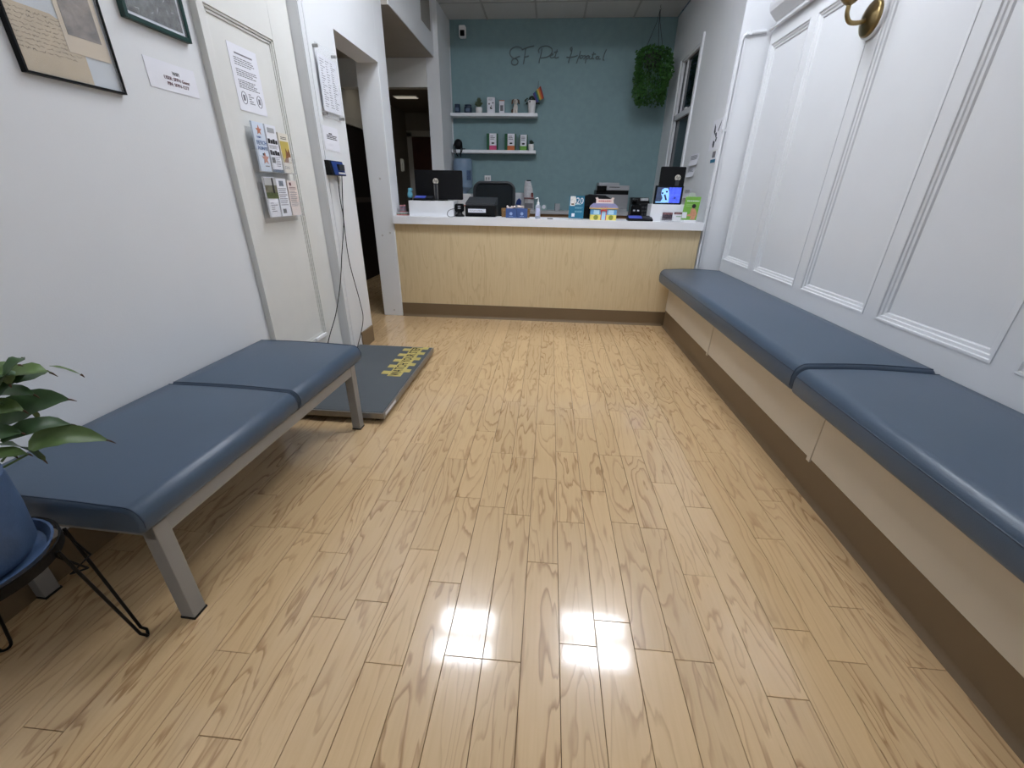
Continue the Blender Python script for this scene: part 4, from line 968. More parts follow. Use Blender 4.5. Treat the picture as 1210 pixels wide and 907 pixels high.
MB().lathe([(0.012, 0.02), (0.028, 0.02), (0.028, 0.024), (0.012, 0.024)], (0.0, 0, H_ * 0.6), 14, 'y').build('tape_roll', PAPER, t)
t, W_, H_ = on_top('desk_organizer', 'small grey desk organizer on the back desk left of the blue sign', 'organizer', 655.6, 661.5, 240.5, 6.88, zb=zd)
B((-W_ / 2, -0.03, 0), (W_ / 2, 0.03, H_)).build('cup', LGREY, t, bevel=0.004); B((-W_ / 2 - 0.003, -0.033, 0), (-W_ / 2 + 0.004, 0.033, H_ * 1.05)).build('side', DGREY, t)

# blue acrylic sign with 20
t, W_, H_ = on_top('counter_sign', 'upright teal blue card sign with a white 20 in an acrylic foot', 'sign', 673, 690.8, 231.3, 4.70, rz=-0.05)
B((-W_ / 2, 0, 0.012), (W_ / 2, 0.006, H_)).build('card', TEALC, t)
MB().prism([(-0.035, 0), (0.06, 0), (0.06, 0.006), (0.012, 0.010), (0.010, 0.05), (0.007, 0.05), (0.006, 0.010), (-0.035, 0.005)], -W_ / 2, W_ / 2, 'x').build('acrylic_foot', ACRY, t)
text('number', '20', 0.085, PAPER, t, (W_ * 0.20, -0.001, H_ * 0.78), sx=0.9)
for z, n in ((0.60, 1), (0.46, 2), (0.30, 3)): lines_print(t, -W_ * 0.1, W_ * 0.42, H_ * z, H_ * (z + 0.08), n, M('pale_teal_print', (160, 206, 220), 0.6), y=-0.0002)
MB().prism([(-W_ * 0.44, H_ * 0.58), (-W_ * 0.12, H_ * 0.58), (-W_ * 0.10, H_ * 0.68), (-W_ * 0.02, H_ * 0.74), (-W_ * 0.1, H_ * 0.98), (-W_ * 0.44, H_ * 0.98)], -0.001, 0.0, 'y').build('dog_picture', M('white_dog_print', (222, 220, 216), 0.7, var=0.2, vscale=60), t)
B((-W_ * 0.36, -0.0014, H_ * 0.62), (-W_ * 0.18, -0.001, H_ * 0.68)).build('picture_detail', M('brown_print', (96, 80, 62), 0.7), t)
B((-W_ * 0.30, -0.001, H_ * 0.12), (-W_ * 0.10, 0, H_ * 0.26)).build('white_square', PAPER, t)

# paper model of a pet shop
t, W_, H_ = on_top('paper_house', 'colourful printed card model of a little shop with yellow base and blue walls', 'paper model', 698, 731.5, 233.2, 4.68)
dp = 0.10
B((-W_ * 0.46, 0, 0), (W_ * 0.46, dp, H_ * 0.24)).build('yellow_base', YELLOWP, t)
B((-W_ * 0.46, 0, H_ * 0.24), (W_ * 0.46, dp, H_ * 0.49)).build('blue_wall', SKYP, t)
MB().prism([(-W_ * 0.5, H_ * 0.49), (W_ * 0.5, H_ * 0.49), (W_ * 0.5, H_ * 0.54), (-W_ * 0.5, H_ * 0.54)], -0.006, dp, 'y').build('yellow_fascia', M('gold_print', (214, 178, 92), 0.6), t)
MB().prism([(-W_ * 0.5, H_ * 0.54), (W_ * 0.5, H_ * 0.54), (W_ * 0.46, H_ * 0.64), (W_ * 0.36, H_ * 0.74), (-W_ * 0.36, H_ * 0.74), (-W_ * 0.46, H_ * 0.64)], -0.003, dp, 'y').build('roof', M('lilac_roof', (150, 150, 190), 0.6), t)
MB().prism([(-W_ * 0.30, H_ * 0.74), (W_ * 0.32, H_ * 0.74), (W_ * 0.30, H_ * 0.90), (W_ * 0.34, H_ * 0.98), (W_ * 0.26, H_), (W_ * 0.22, H_ * 0.93), (-W_ * 0.22, H_ * 0.93), (-W_ * 0.26, H_), (-W_ * 0.34, H_ * 0.98), (-W_ * 0.30, H_ * 0.90)], 0.005, 0.018, 'y').build('name_board', M('cream_red_board', (232, 212, 206), 0.6), t)
lines_print(t, -W_ * 0.22, W_ * 0.24, H_ * 0.79, H_ * 0.89, 1, REDP, y=0.0045, jitter=0.05)
lines_print(t, -W_ * 0.12, W_ * 0.14, H_ * 0.555, H_ * 0.60, 1, REDP, y=-0.0035, jitter=0.05)
for s in (-1, 1):
    B((s * W_ * 0.36, -0.002, H_ * 0.26), (s * W_ * 0.16, 0.0, H_ * 0.46)).build('window_print', M('pale_window', (180, 220, 242), 0.5), t)
    MB().lathe([(H_ * 0.11, 0), (H_ * 0.11, 0.0015)], (s * W_ * 0.27, 0, H_ * 0.12), 14, 'y').build('plant_print', M('olive_print', (140, 146, 62), 0.6), t)
B((-W_ * 0.07, -0.002, 0.004), (W_ * 0.07, 0, H_ * 0.40)).build('door_print', M('pale_window', (180, 220, 242), 0.5), t)
for s in (-1, 1): B((s * W_ * 0.07, -0.003, 0.0), (s * W_ * 0.10, 0.0, H_ * 0.42)).build('door_post', REDP, t)
MB().prism([(-W_ * 0.13, H_ * 0.40), (W_ * 0.13, H_ * 0.40), (W_ * 0.09, H_ * 0.48), (-W_ * 0.09, H_ * 0.48)], -0.008, 0.0, 'y').build('awning', REDP, t)

# grey multifunction printer on the back desk and the black machine before it
t, W_, H_ = on_top('office_printer', 'grey and black office printer on the back desk behind the paper shop', 'printer', 705, 743.5, 219, 6.82, zb=zd)
D_ = 0.36
B((-W_ / 2 + 0.03, 0, 0), (W_ / 2, D_, H_ * 0.12)).build('paper_tray', LGREY, t, bevel=0.003)
B((-W_ / 2 + 0.02, 0.004, H_ * 0.12), (W_ / 2, D_, H_ * 0.66)).build('body', M('mid_grey_plastic', (146, 148, 152), 0.45), t, bevel=0.004)
B((-W_ / 2, 0.012, H_ * 0.66), (W_ / 2 - 0.004, D_, H_ * 0.82)).build('output_gap', BLACK, t)
B((-W_ / 2 + 0.02, 0, H_ * 0.82), (W_ / 2, D_, H_)).build('scanner_unit', LGREY, t, bevel=0.004)
B((-W_ / 2 + 0.03, 0.05, H_), (W_ * 0.2, D_, H_ * 1.10)).build('document_feeder', LGREY, t, bevel=0.006)
B((-W_ / 2, -0.03, H_ * 0.78), (-W_ * 0.2, 0.0, H_ * 0.98)).build('control_panel', BLACKG, t, bevel=0.003)
B((-W_ * 0.12, -0.002, H_ * 0.92), (W_ * 0.2, 0.001, H_ * 0.945)).build('slot', DGREY, t)
t, W_, H_ = on_top('black_machine', 'black rounded desktop machine between the blue sign and the paper shop', 'office machine', 684.5, 724, 229.5, 4.86)
MB().prism([(-W_ / 2 + 0.03, 0), (W_ / 2, 0), (W_ / 2, H_ * 0.80), (W_ * 0.28, H_ * 0.97), (-W_ * 0.2, H_), (-W_ * 0.5, H_ * 0.86)], 0, 0.17, 'y').build('shell', BLACK, t, bevel=0.006)
B((-W_ * 0.36, -0.002, H_ * 0.08), (W_ * 0.4, 0.002, H_ * 0.55)).build('front_door', BLACKG, t)

# scanner, payment pad and phone right of the paper shop
t, W_, H_ = on_top('webcam_scanner', 'round black scanner with two painted glints behind the right payment pad', 'scanner', 745, 757.5, 240.8, 4.86)
MB().lathe([(0.045, 0), (0.047, 0.01), (0.025, 0.02), (0.022, 0.03)], (0, 0, 0), 18).build('base', BLACK, t, smooth=True)
MB().prism(rrect(-W_ / 2, W_ / 2, 0.025, H_, 0.035, 5), -0.04, 0.03, 'y').build('head', BLACKG, t, bevel=0.012, seg=3)
for s in (-1, 1): B((s * 0.020 - 0.011, -0.0425, H_ * 0.55), (s * 0.020 + 0.011, -0.039, H_ * 0.64)).build('painted_glint', M('silver_glint', (200, 205, 215), 0.15, metal=0.5), t)  # two reflections on the head, put in as bright plates
pad('payment pad with blue screen lying in front of the round scanner', 743, 772.5, 4.70, CT + 0.0006)
t, W_, H_ = on_top('desk_phone', 'black desk telephone behind the right payment pad', 'telephone', 746, 768, 233.5, 4.93)
MB().prism([(-0.02, 0), (0.11, 0), (0.11, H_), (0.07, H_), (-0.02, H_ * 0.72)], -W_ / 2, W_ / 2, 'x').build('body', BLACK, t, bevel=0.005)
B((-W_ / 2 + 0.01, -0.035, H_ * 0.78), (-W_ / 2 + 0.06, 0.09, H_ * 0.95)).build('handset', BLACK, t, bevel=0.012)
for i in range(3):
    for j in range(3): B((-0.01 + i * 0.03, -0.024, H_ * (0.2 + 0.16 * j)), (0.012 + i * 0.03, -0.019, H_ * (0.3 + 0.16 * j))).build('key', DGREY, t)
B((0.0, 0.0, H_ * 0.86), (0.08, 0.05, H_ * 0.98)).build('display', LGREY, t)
# right white riser box, tablet, monitor, card holder, green standee
t, W_, H_ = on_top('riser_box', 'white box under the glowing tablet at the right end of the worktop', 'box', 769.5, 808.5, 241.6, 4.72)
B((-W_ / 2, 0, 0), (W_ / 2, tk, H_)).build('front_board', WORKTOP, t, bevel=0.001)
for x in (-W_ / 2, W_ / 2 - tk): B((x, tk, 0), (x + tk, 0.20, H_ - tk)).build('side_board', WORKTOP, t)
B((-W_ / 2, tk, H_ - tk), (W_ / 2, 0.20, H_)).build('top_board', WORKTOP, t)
RT = CT + H_
t, W_, H_ = on_top('tablet', 'black tablet showing a blue tinted dog picture on the right white box', 'tablet', 774.3, 807.5, 219.3, 4.735, zb=RT, rz=-0.02)
o = MB().prism(rrect(-W_ / 2, W_ / 2, 0, H_, 0.008), 0.0, 0.012, 'y').build('case', BLACK, t, bevel=0.002)
ix, iz = W_ * 0.43, H_ * 0.41
scr = B((-ix, -0.001, H_ * 0.5 - iz), (ix, 0.001, H_ * 0.5 + iz)).build('lit_screen', M('tablet_blue', (72, 92, 214), 0.3, emit=0.7, var=0.3, vscale=30), t)
B((-ix, -0.0014, H_ * 0.5 - iz), (-ix * 0.0, -0.001, H_ * 0.5 + iz)).build('picture_ground', M('tablet_grey', (58, 70, 96), 0.3, emit=0.5, var=0.3, vscale=30), scr)
DOGS = M('tablet_pale_blue', (134, 186, 244), 0.3, emit=0.8, var=0.12, vscale=40)
MB().prism([(-ix * 0.62, H_ * 0.56), (-ix * 0.60, H_ * 0.78), (-ix * 0.40, H_ * 0.87), (-ix * 0.12, H_ * 0.85), (0.0, H_ * 0.70), (ix * 0.06, H_ * 0.45), (ix * 0.1, H_ * 0.10), (-ix * 0.62, H_ * 0.10), (-ix * 0.45, H_ * 0.34)], -0.0019, -0.0014, 'y').build('dog_shape', DOGS, scr)
for x, z in ((-0.52, 0.60), (-0.18, 0.68)): MB().lathe([(0.009, 0), (0.009, 0.0004)], (ix * x, -0.0019, H_ * z), 10, 'y').build('dog_eye', BLACKG, scr)
MB().prism([(-ix * 0.38, H_ * 0.52), (-ix * 0.26, H_ * 0.54), (-ix * 0.06, H_ * 0.24), (-ix * 0.2, H_ * 0.22)], -0.0023, -0.0019, 'y').build('dog_nose', DGREY, scr)
B((-ix, -0.0024, H_ * 0.5 - iz), (-ix * 0.15, -0.0019, H_ * 0.5 - iz * 0.86)).build('caption_bar', DOGS, scr)
MB().lathe([(0.012, 0), (0.012, 0.0004)], (ix * 0.55, -0.001, H_ * 0.36), 5, 'y').build('star_shape', M('tablet_deep_blue', (34, 44, 150), 0.3, emit=0.4), scr)
MB().prism([(0.012, 0), (0.07, 0), (0.016, H_ * 0.7), (0.012, H_ * 0.7)], -0.05, 0.05, 'x').build('stand', BLACK, t)
p0, p1 = PY(783.3, 195.3, 5.0), PY(813, 198.4, 5.0)
w_ = (p1 - p0).length; zt = (p0.z + p1.z) / 2; lg = PY(801, 210, 5.0); cx = (p0.x + p1.x) / 2 - 0.012
monitor('black monitor seen from behind above the tablet at the right', cx, 5.0, zt - 0.17, w_, 0.34, CT + 0.0008, 0.06, 0.0, lg.x - cx, lg.z - zt + 0.17, strips=False)
t, W_, H_ = on_top('card_holder', 'clear two-pocket holder of business cards before the right white box', 'card holder', 780, 806.5, 258.8, 4.66)
MB().prism([(-0.025, 0), (0.025, 0), (0.02, 0.05), (0.014, 0.05), (0.012, 0.012), (-0.018, 0.010), (-0.022, 0.03), (-0.025, 0.03)], -W_ / 2, W_ / 2, 'x').build('tray', ACRY, t)
HX, HW = t.location.x, W_
for k, (x0, x1, h_, lab, m_) in enumerate(((-0.46, -0.02, 0.075, 'dark printed business cards in the left pocket of the clear holder', M('dark_card_print', (74, 66, 78), 0.6, var=0.6, vscale=50)), (0.04, 0.47, 0.080, 'white business cards with a photo edge in the right pocket of the clear holder', PAPER))):
    c = thing('business_cards', lab, 'business cards', (HX + HW * (x0 + x1) / 2, 4.662, CT + 0.0135), 0, 'cards in the clear holder')
    w_ = HW * (x1 - x0) / 2
    B((-w_, -0.014, 0), (w_, -0.004, h_)).build('card_stack', m_, c)
    B((-w_, -0.0150, h_ * 0.74), (w_, -0.0139, h_)).build('photo_edge', M('photo_edge', (128, 92, 96), 0.6, var=0.6, vscale=60), c)
    if k == 1: B((-w_ * 0.5, -0.0150, h_ * 0.45), (w_ * 0.5, -0.0139, h_ * 0.52)).build('print', M('green_ink', (90, 150, 90), 0.6), c)
o = tag(B((-0.045, -0.002, 0), (0.045, 0.0005, 0.055), ry=0.25).build('loose_card', PAPER, loc=(HX - HW * 0.28, 4.674, CT + 0.052)), 'loose white card tilted behind the dark business cards', 'card')
t, W_, H_ = on_top('leaflet_stand', 'green cardboard leaflet standee with a printed cuddling pair at the wall end', 'standee', 808, 828, 232.5, 4.645)
MB().prism([(-W_ / 2, 0.0), (W_ * 0.42, 0.0), (W_ * 0.5, H_), (-W_ * 0.40, H_)], 0.0, 0.003, 'y').build('board', GREENP, t)
MB().prism([(-W_ / 2, 0.0), (W_ * 0.42, 0.0), (W_ * 0.43, H_ * 0.09), (-W_ * 0.49, H_ * 0.09)], -0.0012, 0.0, 'y').build('white_foot', PAPER, t)
lines_print(t, -W_ * 0.30, W_ * 0.42, H_ * 0.80, H_ * 0.88, 1, PAPER, y=0.0, jitter=0.02)
lines_print(t, -W_ * 0.30, W_ * 0.05, H_ * 0.62, H_ * 0.72, 2, M('pale_green_print', (168, 206, 136), 0.6), y=0.0)
MB().prism([(-W_ * 0.18, H_ * .30), (0.0, H_ * .33), (W_ * .02, H_ * .52), (W_ * .14, H_ * .58), (W_ * .30, H_ * .50), (W_ * .40, H_ * .36), (W_ * .32, H_ * .10), (W_ * .02, H_ * .12), (W_ * .10, H_ * .24), (-W_ * .15, H_ * .24)], -0.0016, 0.0, 'y').build('figure_print', SKIN, t)
MB().lathe([(W_ * 0.12, 0), (W_ * 0.12, 0.0006)], (W_ * 0.16, -0.0016, H_ * 0.64), 12, 'y').build('hair_print', INK, t)
B((-W_ * 0.46, -0.0012, H_ * 0.16), (-W_ * 0.18, 0, H_ * 0.40)).build('white_square', PAPER, t)
MB().lathe([(W_ * 0.26, 0), (W_ * 0.26, 0.002)], (-W_ * 0.06, 0.006, H_ * 0.98), 20, 'y').build('grey_tab', M('pale_grey_card', (176, 190, 182), 0.6), t)
B((-0.01, 0.003, 0), (0.01, 0.012, H_ * 0.8)).build('strut', PAPER, t)

# ---- office chair behind the counter
p0, p1 = PY(559, 225, 5.75), PY(609, 225, 5.75); zt = PY(584, 213.8, 5.75).z
t = thing('office_chair', 'black mesh back office chair behind the counter', 'office chair', ((p0.x + p1.x) / 2, 5.75, 0), PI)
w_ = (p1.x - p0.x)
zl = 0.66
fr_ = rrect(-w_ / 2 + 0.018, w_ / 2 - 0.018, zl, zt - 0.018, 0.09, 6)
MB().tube([(x, 0.0, z) for x, z in fr_], 0.019, 8, closed=True).build('back_frame', DGREY, t, smooth=True)
MB().prism(rrect(-w_ / 2 + 0.02, w_ / 2 - 0.02, zl + 0.004, zt - 0.02, 0.085, 6), -0.003, 0.003, 'y').build('mesh_back', M('black_mesh', (30, 34, 38), 0.8, alpha=0.86), t)
MB().prism(rrect(-0.06, 0.10, 0.86, 1.10, 0.05, 5), 0.008, 0.018, 'y').build('lumbar_pad', DGREY, t)
B((-0.03, 0.01, 0.44), (0.03, 0.04, 0.90)).build('back_bar', BLACK, t, bevel=0.006)
MB().prism(rrect(-0.25, 0.25, -0.50, -0.04, 0.08, 5), 0.45, 0.53, 'z').build('seat', BLACK, t, bevel=0.02, seg=3)
MB().cyl((0, -0.27, 0.10), (0, -0.27, 0.452), 0.028).build('gas_lift', DGREY, t)
for k in range(5):
    a = 2 * PI * k / 5; u = Vector((math.cos(a), math.sin(a), 0)); c0 = Vector((0, -0.27, 0.10))
    MB().tube([c0, c0 + u * 0.27 + Vector((0, 0, -0.025))], [0.026, 0.018], 8).build('base_arm', BLACK, t)
    w0 = c0 + u * 0.27; v = Vector((-u.y, u.x, 0)) * 0.02
    MB().cyl(Vector((w0.x, w0.y, 0.028)) - v, Vector((w0.x, w0.y, 0.028)) + v, 0.028, n=12).build('castor', BLACK, t)
# ---- water cooler in the corner
p0, p1 = PY(529.3, 205, 6.97), PY(551.3, 205, 6.97); r_ = (p1.x - p0.x) / 2; zj, zb_ = PY(540, 187.3, 6.97).z, PY(540, 226, 6.97).z
t = thing('water_cooler', 'white water cooler with an upturned blue jug in the corner by the teal wall', 'water cooler', (-1.372, 7.06, 0)); r_ = min(r_, 0.15)
B((-0.14, -0.15, 0.02), (0.14, 0.15, zb_ - 0.03)).build('cabinet', WHITEP, t, bevel=0.012)
MB().lathe([(0.05, -0.035), (0.06, 0.0), (0.09, 0.02), (r_, 0.06), (r_, 0.10), (r_ * 0.96, 0.115), (r_, 0.13), (r_, 0.22), (r_ * 0.96, 0.235), (r_, 0.25), (r_, zj - zb_ - 0.03), (r_ * 0.9, zj - zb_), (0.02, zj - zb_)], (0, 0, zb_), 28).build('water_jug', BOTTLE, t, smooth=True)
B((r_ * 0.55, -r_ * 0.86, zb_ + 0.16), (r_ * 0.95, -r_ * 0.5, zb_ + 0.29)).build('jug_label', M('navy_label', (62, 84, 118), 0.5, var=0.3, vscale=40), t)
for x in (-0.05, 0.05): MB().cyl((x, -0.152, zb_ - 0.20), (x, -0.19, zb_ - 0.20), 0.012).build('tap', BLUEP if x < 0 else REDP, t)
B((-0.12, -0.14, 0), (0.12, 0.14, 0.021)).build('plinth', BLACK, t)

# ---- two floating shelves and what stands on them
def shelf(label, xl, xr, yf_t, yf_b):
    Yf = 7.05
    l, r = PY(xl[0], xl[1], Yf), PY(xr[0], xr[1], Yf); z = (l.z + r.z) / 2
    t = B((max(l.x, -1.534), Yf, z - 0.042), (r.x, YB - 0.001, z)).build('wall_shelf', WORKTOP, bevel=0.002)
    tag(t, label, 'shelf', 'white floating shelves on the teal wall'); return z
Z1 = shelf('upper white floating shelf on the teal wall', (530, 132.5), (635, 134), 0, 0)
Z2 = shelf('lower white floating shelf on the teal wall', (531, 176), (633, 178), 0, 0)
def on_shelf(name, label, cat, x0, x1, yt, Z, Y=7.14, group=None):
    return on_top(name, label, cat, x0, x1, yt, Y, zb=Z, group=group)
DBLUE = M('dark_blue_tin', (40, 56, 78), 0.35, var=0.15, vscale=40)
t, W_, H_ = on_shelf('blue_tin', 'tall dark blue tin at the left end of the upper shelf', 'tin', 537.2, 544, 123.3, Z1)
MB().lathe([(W_ * 0.48, 0), (W_ * 0.5, 0.004), (W_ * 0.5, H_ * 0.8), (W_ * 0.44, H_ * 0.84), (W_ * 0.46, H_ * 0.86), (W_ * 0.46, H_), (0.01, H_)], (0, 0, 0), 18).build('jar', DBLUE, t, smooth=True); B((-W_ * 0.3, -W_ * 0.51, H_ * 0.25), (W_ * 0.3, -W_ * 0.4, H_ * 0.6)).build('label_print', M('pale_navy', (84, 104, 128), 0.5), t)
t, W_, H_ = on_shelf('blue_tin', 'wide dark blue tin, second from the left on the upper shelf', 'tin', 548.6, 557.8, 124, Z1)
MB().lathe([(W_ * 0.48, 0), (W_ * 0.5, 0.004), (W_ * 0.5, H_ * 0.72), (W_ * 0.40, H_ * 0.80), (W_ * 0.44, H_ * 0.84), (W_ * 0.44, H_), (0.01, H_)], (0, 0, 0), 18).build('jar', DBLUE, t, smooth=True); B((-W_ * 0.26, -W_ * 0.51, H_ * 0.2), (W_ * 0.26, -W_ * 0.44, H_ * 0.55)).build('label_print', M('pale_navy', (84, 104, 128), 0.5), t)
def succulent(label, x0, x1, xp0, xp1, yt, ypot, Z, mat, n, seed, spiky=1.0):
    t, W_, H_ = on_shelf('potted_succulent', label, 'potted plant', xp0, xp1, ypot, Z)
    hp = H_; wp = W_
    MB().lathe([(wp * 0.36, 0), (wp * 0.48, hp * 0.3), (wp * 0.5, hp * 0.8), (wp * 0.46, hp), (wp * 0.40, hp), (wp * 0.38, hp * 0.8), (0.005, hp * 0.8)], (0, 0, 0), 18).build('pot', WHITEP, t, smooth=True)
    Wf = (PY(x1, yt, 7.14).x - PY(x0, yt, 7.14).x) / 2; Hf = PY((x0 + x1) / 2, yt, 7.14).z - Z
    rr = random.Random(seed); mb = MB()
    for k in range(n):
        a = rr.uniform(0, 2 * PI); e = rr.uniform(0.0, 1.0); l0 = Vector((0, 0, hp * 0.9 + (Hf - hp) * 0.55 * e * (1 - spiky * 0.6)))
        tip = Vector((Wf * (1 - 0.75 * e) * math.cos(a), 0.7 * Wf * (1 - 0.75 * e) * math.sin(a), hp + (Hf - hp) * (0.25 + 0.75 * e)))
        mid = (l0 + tip) / 2 + Vector((0, 0, 0.01))
        mb.tube([l0, mid, tip], [0.006, 0.011 if spiky < 0.9 else 0.007, 0.001], 5)
    mb.build('leaves', mat, t, smooth=True, kind='stuff')
succulent('leafy grey green succulent in a white pot on the upper shelf', 561, 572.5, 562, 570, 114.5, 127, Z1, M('sage_leaf', (78, 92, 68), 0.6, var=0.3, vscale=60), 46, 4, 0.6)
succulent('small spiky succulent in a white pot at the right end of the lower shelf', 623.5, 632.3, 624.2, 631, 165, 170.5, Z2, M('dark_leaf', (34, 48, 34), 0.6), 22, 8, 1.0)
t, W_, H_ = on_shelf('product_box', 'taller white carton with black print on the upper shelf', 'box', 575.9, 584.7, 115.3, Z1)
B((-W_ / 2, -0.03, 0), (W_ / 2, 0.03, H_)).build('carton', PAPER, t, bevel=0.001)
rr = random.Random(2); mb = MB()
for k in range(7): mb.ball((rr.uniform(-0.03, 0.03), -0.0302, rr.uniform(0.03, H_ * 0.68)), rr.uniform(0.006, 0.012), 8, 5, (1, 0.08, 1))
mb.build('print', INK, t, kind='stuff'); lines_print(t, -W_ * 0.35, W_ * 0.35, H_ * 0.8, H_ * 0.92, 2, INKG, y=-0.0301)
t, W_, H_ = on_shelf('product_box', 'small narrow white carton on the upper shelf', 'box', 590.2, 596, 118.8, Z1)
B((-W_ / 2, -0.025, 0), (W_ / 2, 0.025, H_)).build('carton', PAPER, t, bevel=0.001); B((-W_ * 0.3, -0.0262, H_ * 0.2), (W_ * 0.3, -0.025, H_ * 0.62)).build('print', INKG, t); B((-W_ / 2 - 0.0006, -0.0258, H_ * 0.94), (W_ / 2 + 0.0006, 0.0256, H_ + 0.0006)).build('lid_edge', STARM, t)
# dog figurine
t, W_, H_ = on_shelf('dog_figurine', 'small white and brown sitting dog figurine on the upper shelf', 'figurine', 604, 614.5, 116.2, Z1)
s_ = H_ / 0.20
DW, DB = M('ivory_glaze', (214, 208, 200), 0.4), M('brown_glaze', (92, 66, 50), 0.4)
MB().ball((0.0, 0, 0.07 * s_), 0.045 * s_, 12, 8, (0.8, 0.8, 1.5)).build('body', DW, t, smooth=True)
MB().ball((0.0, -0.01 * s_, 0.155 * s_), 0.036 * s_, 12, 8, (1, 1, 1)).build('head', DW, t, smooth=True)
MB().ball((0.0, -0.042 * s_, 0.145 * s_), 0.017 * s_, 10, 6).build('muzzle', DW, t, smooth=True)
MB().ball((0.0, -0.058 * s_, 0.150 * s_), 0.006 * s_, 8, 5).build('nose', BLACK, t, smooth=True)
for q in (-1, 1):
    MB().tube([(q * 0.022 * s_, 0, 0.185 * s_), (q * 0.045 * s_, -0.005, 0.17 * s_), (q * 0.055 * s_, -0.01, 0.125 * s_)], [0.010 * s_, 0.016 * s_, 0.009 * s_], 8).build('ear', DB, t, smooth=True)
    MB().tube([(q * 0.022 * s_, -0.02, 0.08 * s_), (q * 0.024 * s_, -0.03, 0.04 * s_), (q * 0.024 * s_, -0.036, 0.006)], [0.014 * s_, 0.012 * s_, 0.013 * s_], 8).build('leg', DW, t, smooth=True)
    MB().ball((q * 0.012 * s_, -0.042 * s_, 0.165 * s_), 0.0045 * s_, 6, 4).build('eye', BLACK, t)
MB().ball((-0.042 * s_, 0.0, 0.035 * s_), 0.028 * s_, 10, 6, (0.9, 1, 1.1)).build('brown_patch', DB, t, smooth=True)
# white pot with trailing plant and rainbow flag
t, W_, H_ = on_shelf('potted_plant', 'dark leafy plant in a tall white pot at the right end of the upper shelf', 'potted plant', 623.3, 633.5, 119.2, Z1)
MB().lathe([(W_ * 0.34, 0), (W_ * 0.36, 0.006), (W_ * 0.5, H_), (W_ * 0.45, H_), (W_ * 0.42, H_ * 0.9), (0.01, H_ * 0.9)], (0, 0, 0), 20).build('pot', WHITEP, t, smooth=True)
rr = random.Random(9); mb = MB()
for k in range(54):
    a = rr.uniform(0, 2 * PI); R_ = rr.uniform(0.02, 0.10); z = H_ + rr.uniform(-0.02, 0.065) - 0.2 * R_
    c = Vector((R_ * math.cos(a), R_ * 0.7 * math.sin(a), z)); mb.tube([c - Vector((0.02 * math.cos(a), 0.02 * math.sin(a), -0.005)), c, c + Vector((0.02 * math.cos(a + .5), 0.02 * math.sin(a + .5), -0.012))], [0.002, 0.011, 0.001], 5)
mb.build('leaves', M('dark_leaf', (34, 48, 34), 0.6), t, smooth=True, kind='stuff')
px_ = PY(636.0, 118, 7.11)
fl = thing('rainbow_flag', 'little rainbow flag on a thin stick standing in the white pot', 'flag', (px_.x - 0.02, 7.13, Z1 + H_ * 0.72))
zz = PY(635, 96, 7.13).z - fl.location.z
MB().tube([(0, 0, 0), (0.014, 0, zz)], 0.0022, 6).build('stick', BLACK, fl)
topx = 0.014
for k, rgb in enumerate(((150, 52, 48), (190, 104, 56), (196, 168, 76), (72, 120, 78), (52, 84, 140), (86, 66, 120))):
    # cloth hanging in slanted stripes from the upper part of the stick
    a0, a1 = k / 6.0, (k + 1) / 6.0
    def P_(a, b): return (topx + 0.046 * (1 - a) - 0.062 * a + 0.0 + 0.052 * b - 0.012, zz * (0.80 - 0.34 * a - 0.52 * b * (1 - 0.25 * a)))
    poly = [P_(a0, 0), P_(a1, 0), P_(a1, 1), P_(a0, 1)]
    MB().prism(poly, -0.008 - 0.001 * (k % 2), -0.0055, 'y').build('stripe', M('flag_%d' % k, rgb, 0.8), fl)
# black leash hanging over the lower shelf
p = PY(541, 175, 7.04)
t = thing('dog_leash', 'black coiled leash hanging over the left end of the lower shelf', 'leash', (p.x, 7.08, Z2)); t.scale = (1.25, 1.0, 1.25)
mb = MB(); rr = random.Random(3)
MB().ball((0, 0, 0.055), 0.052, 14, 9, (1, 0.9, 1.15)).build('handle_case', BLACK, t, smooth=True)
for k, (x0, x1, zl_) in enumerate(((-0.05, -0.045, -0.03), (-0.03, 0.0, -0.075), (0.035, 0.03, -0.08), (0.05, 0.02, -0.05))):
    MB().tube(bez([(x0 * 0.6, 0.0, 0.085), (x0, -0.035, 0.045), (x0, -0.045, -0.01), ((x0 + x1) / 2, -0.043, zl_ * 0.7), (x1, -0.042, zl_)], 5), 0.006, 6).build('strap', BLACK, t, smooth=True)
MB().tube([(0.04, -0.01, 0.008), (0.085, -0.015, 0.008)], 0.006, 6).build('clip', DGREY, t)
# three green backed product packs
for x0, x1, yt, m_, lab in ((575, 588, 157.7, PINK, 'pink and white product pack in green sleeve on the lower shelf'), (596.3, 609.5, 158, ORANGE, 'orange and white product pack in green sleeve on the lower shelf'), (613.6, 623.4, 159.3, GREENP, 'green and white product pack on the lower shelf beside the small succulent')):
    t, W_, H_ = on_shelf('product_pack', lab, 'product pack', x0, x1, yt, Z2, group='green sleeved product packs')
    B((-W_ / 2, 0.0, 0), (W_ / 2, 0.05, H_)).build('sleeve', GREEND, t)
    x_0 = -W_ * 0.22 if x0 < 610 else -W_ * 0.36
    fr_ = B((x_0, -0.03, 0.0), (W_ * 0.40, -0.0005, H_ * 0.99)).build('carton', PAPER, t)
    B((x_0 - 0.0005, -0.031, 0.0), (W_ * 0.40 + 0.0005, -0.0004, H_ * 0.28)).build('colour_band', m_, t)
    lines_print(t, x_0 + 0.015, W_ * 0.32, H_ * 0.62, H_ * 0.88, 3, INK, y=-0.0301, jitter=0.4)
    MB().ball(((x_0 + W_ * 0.4) / 2, -0.0305, H_ * 0.42), 0.016, 10, 6, (1.5, 0.1, 0.7)).build('pictogram', INK, t)

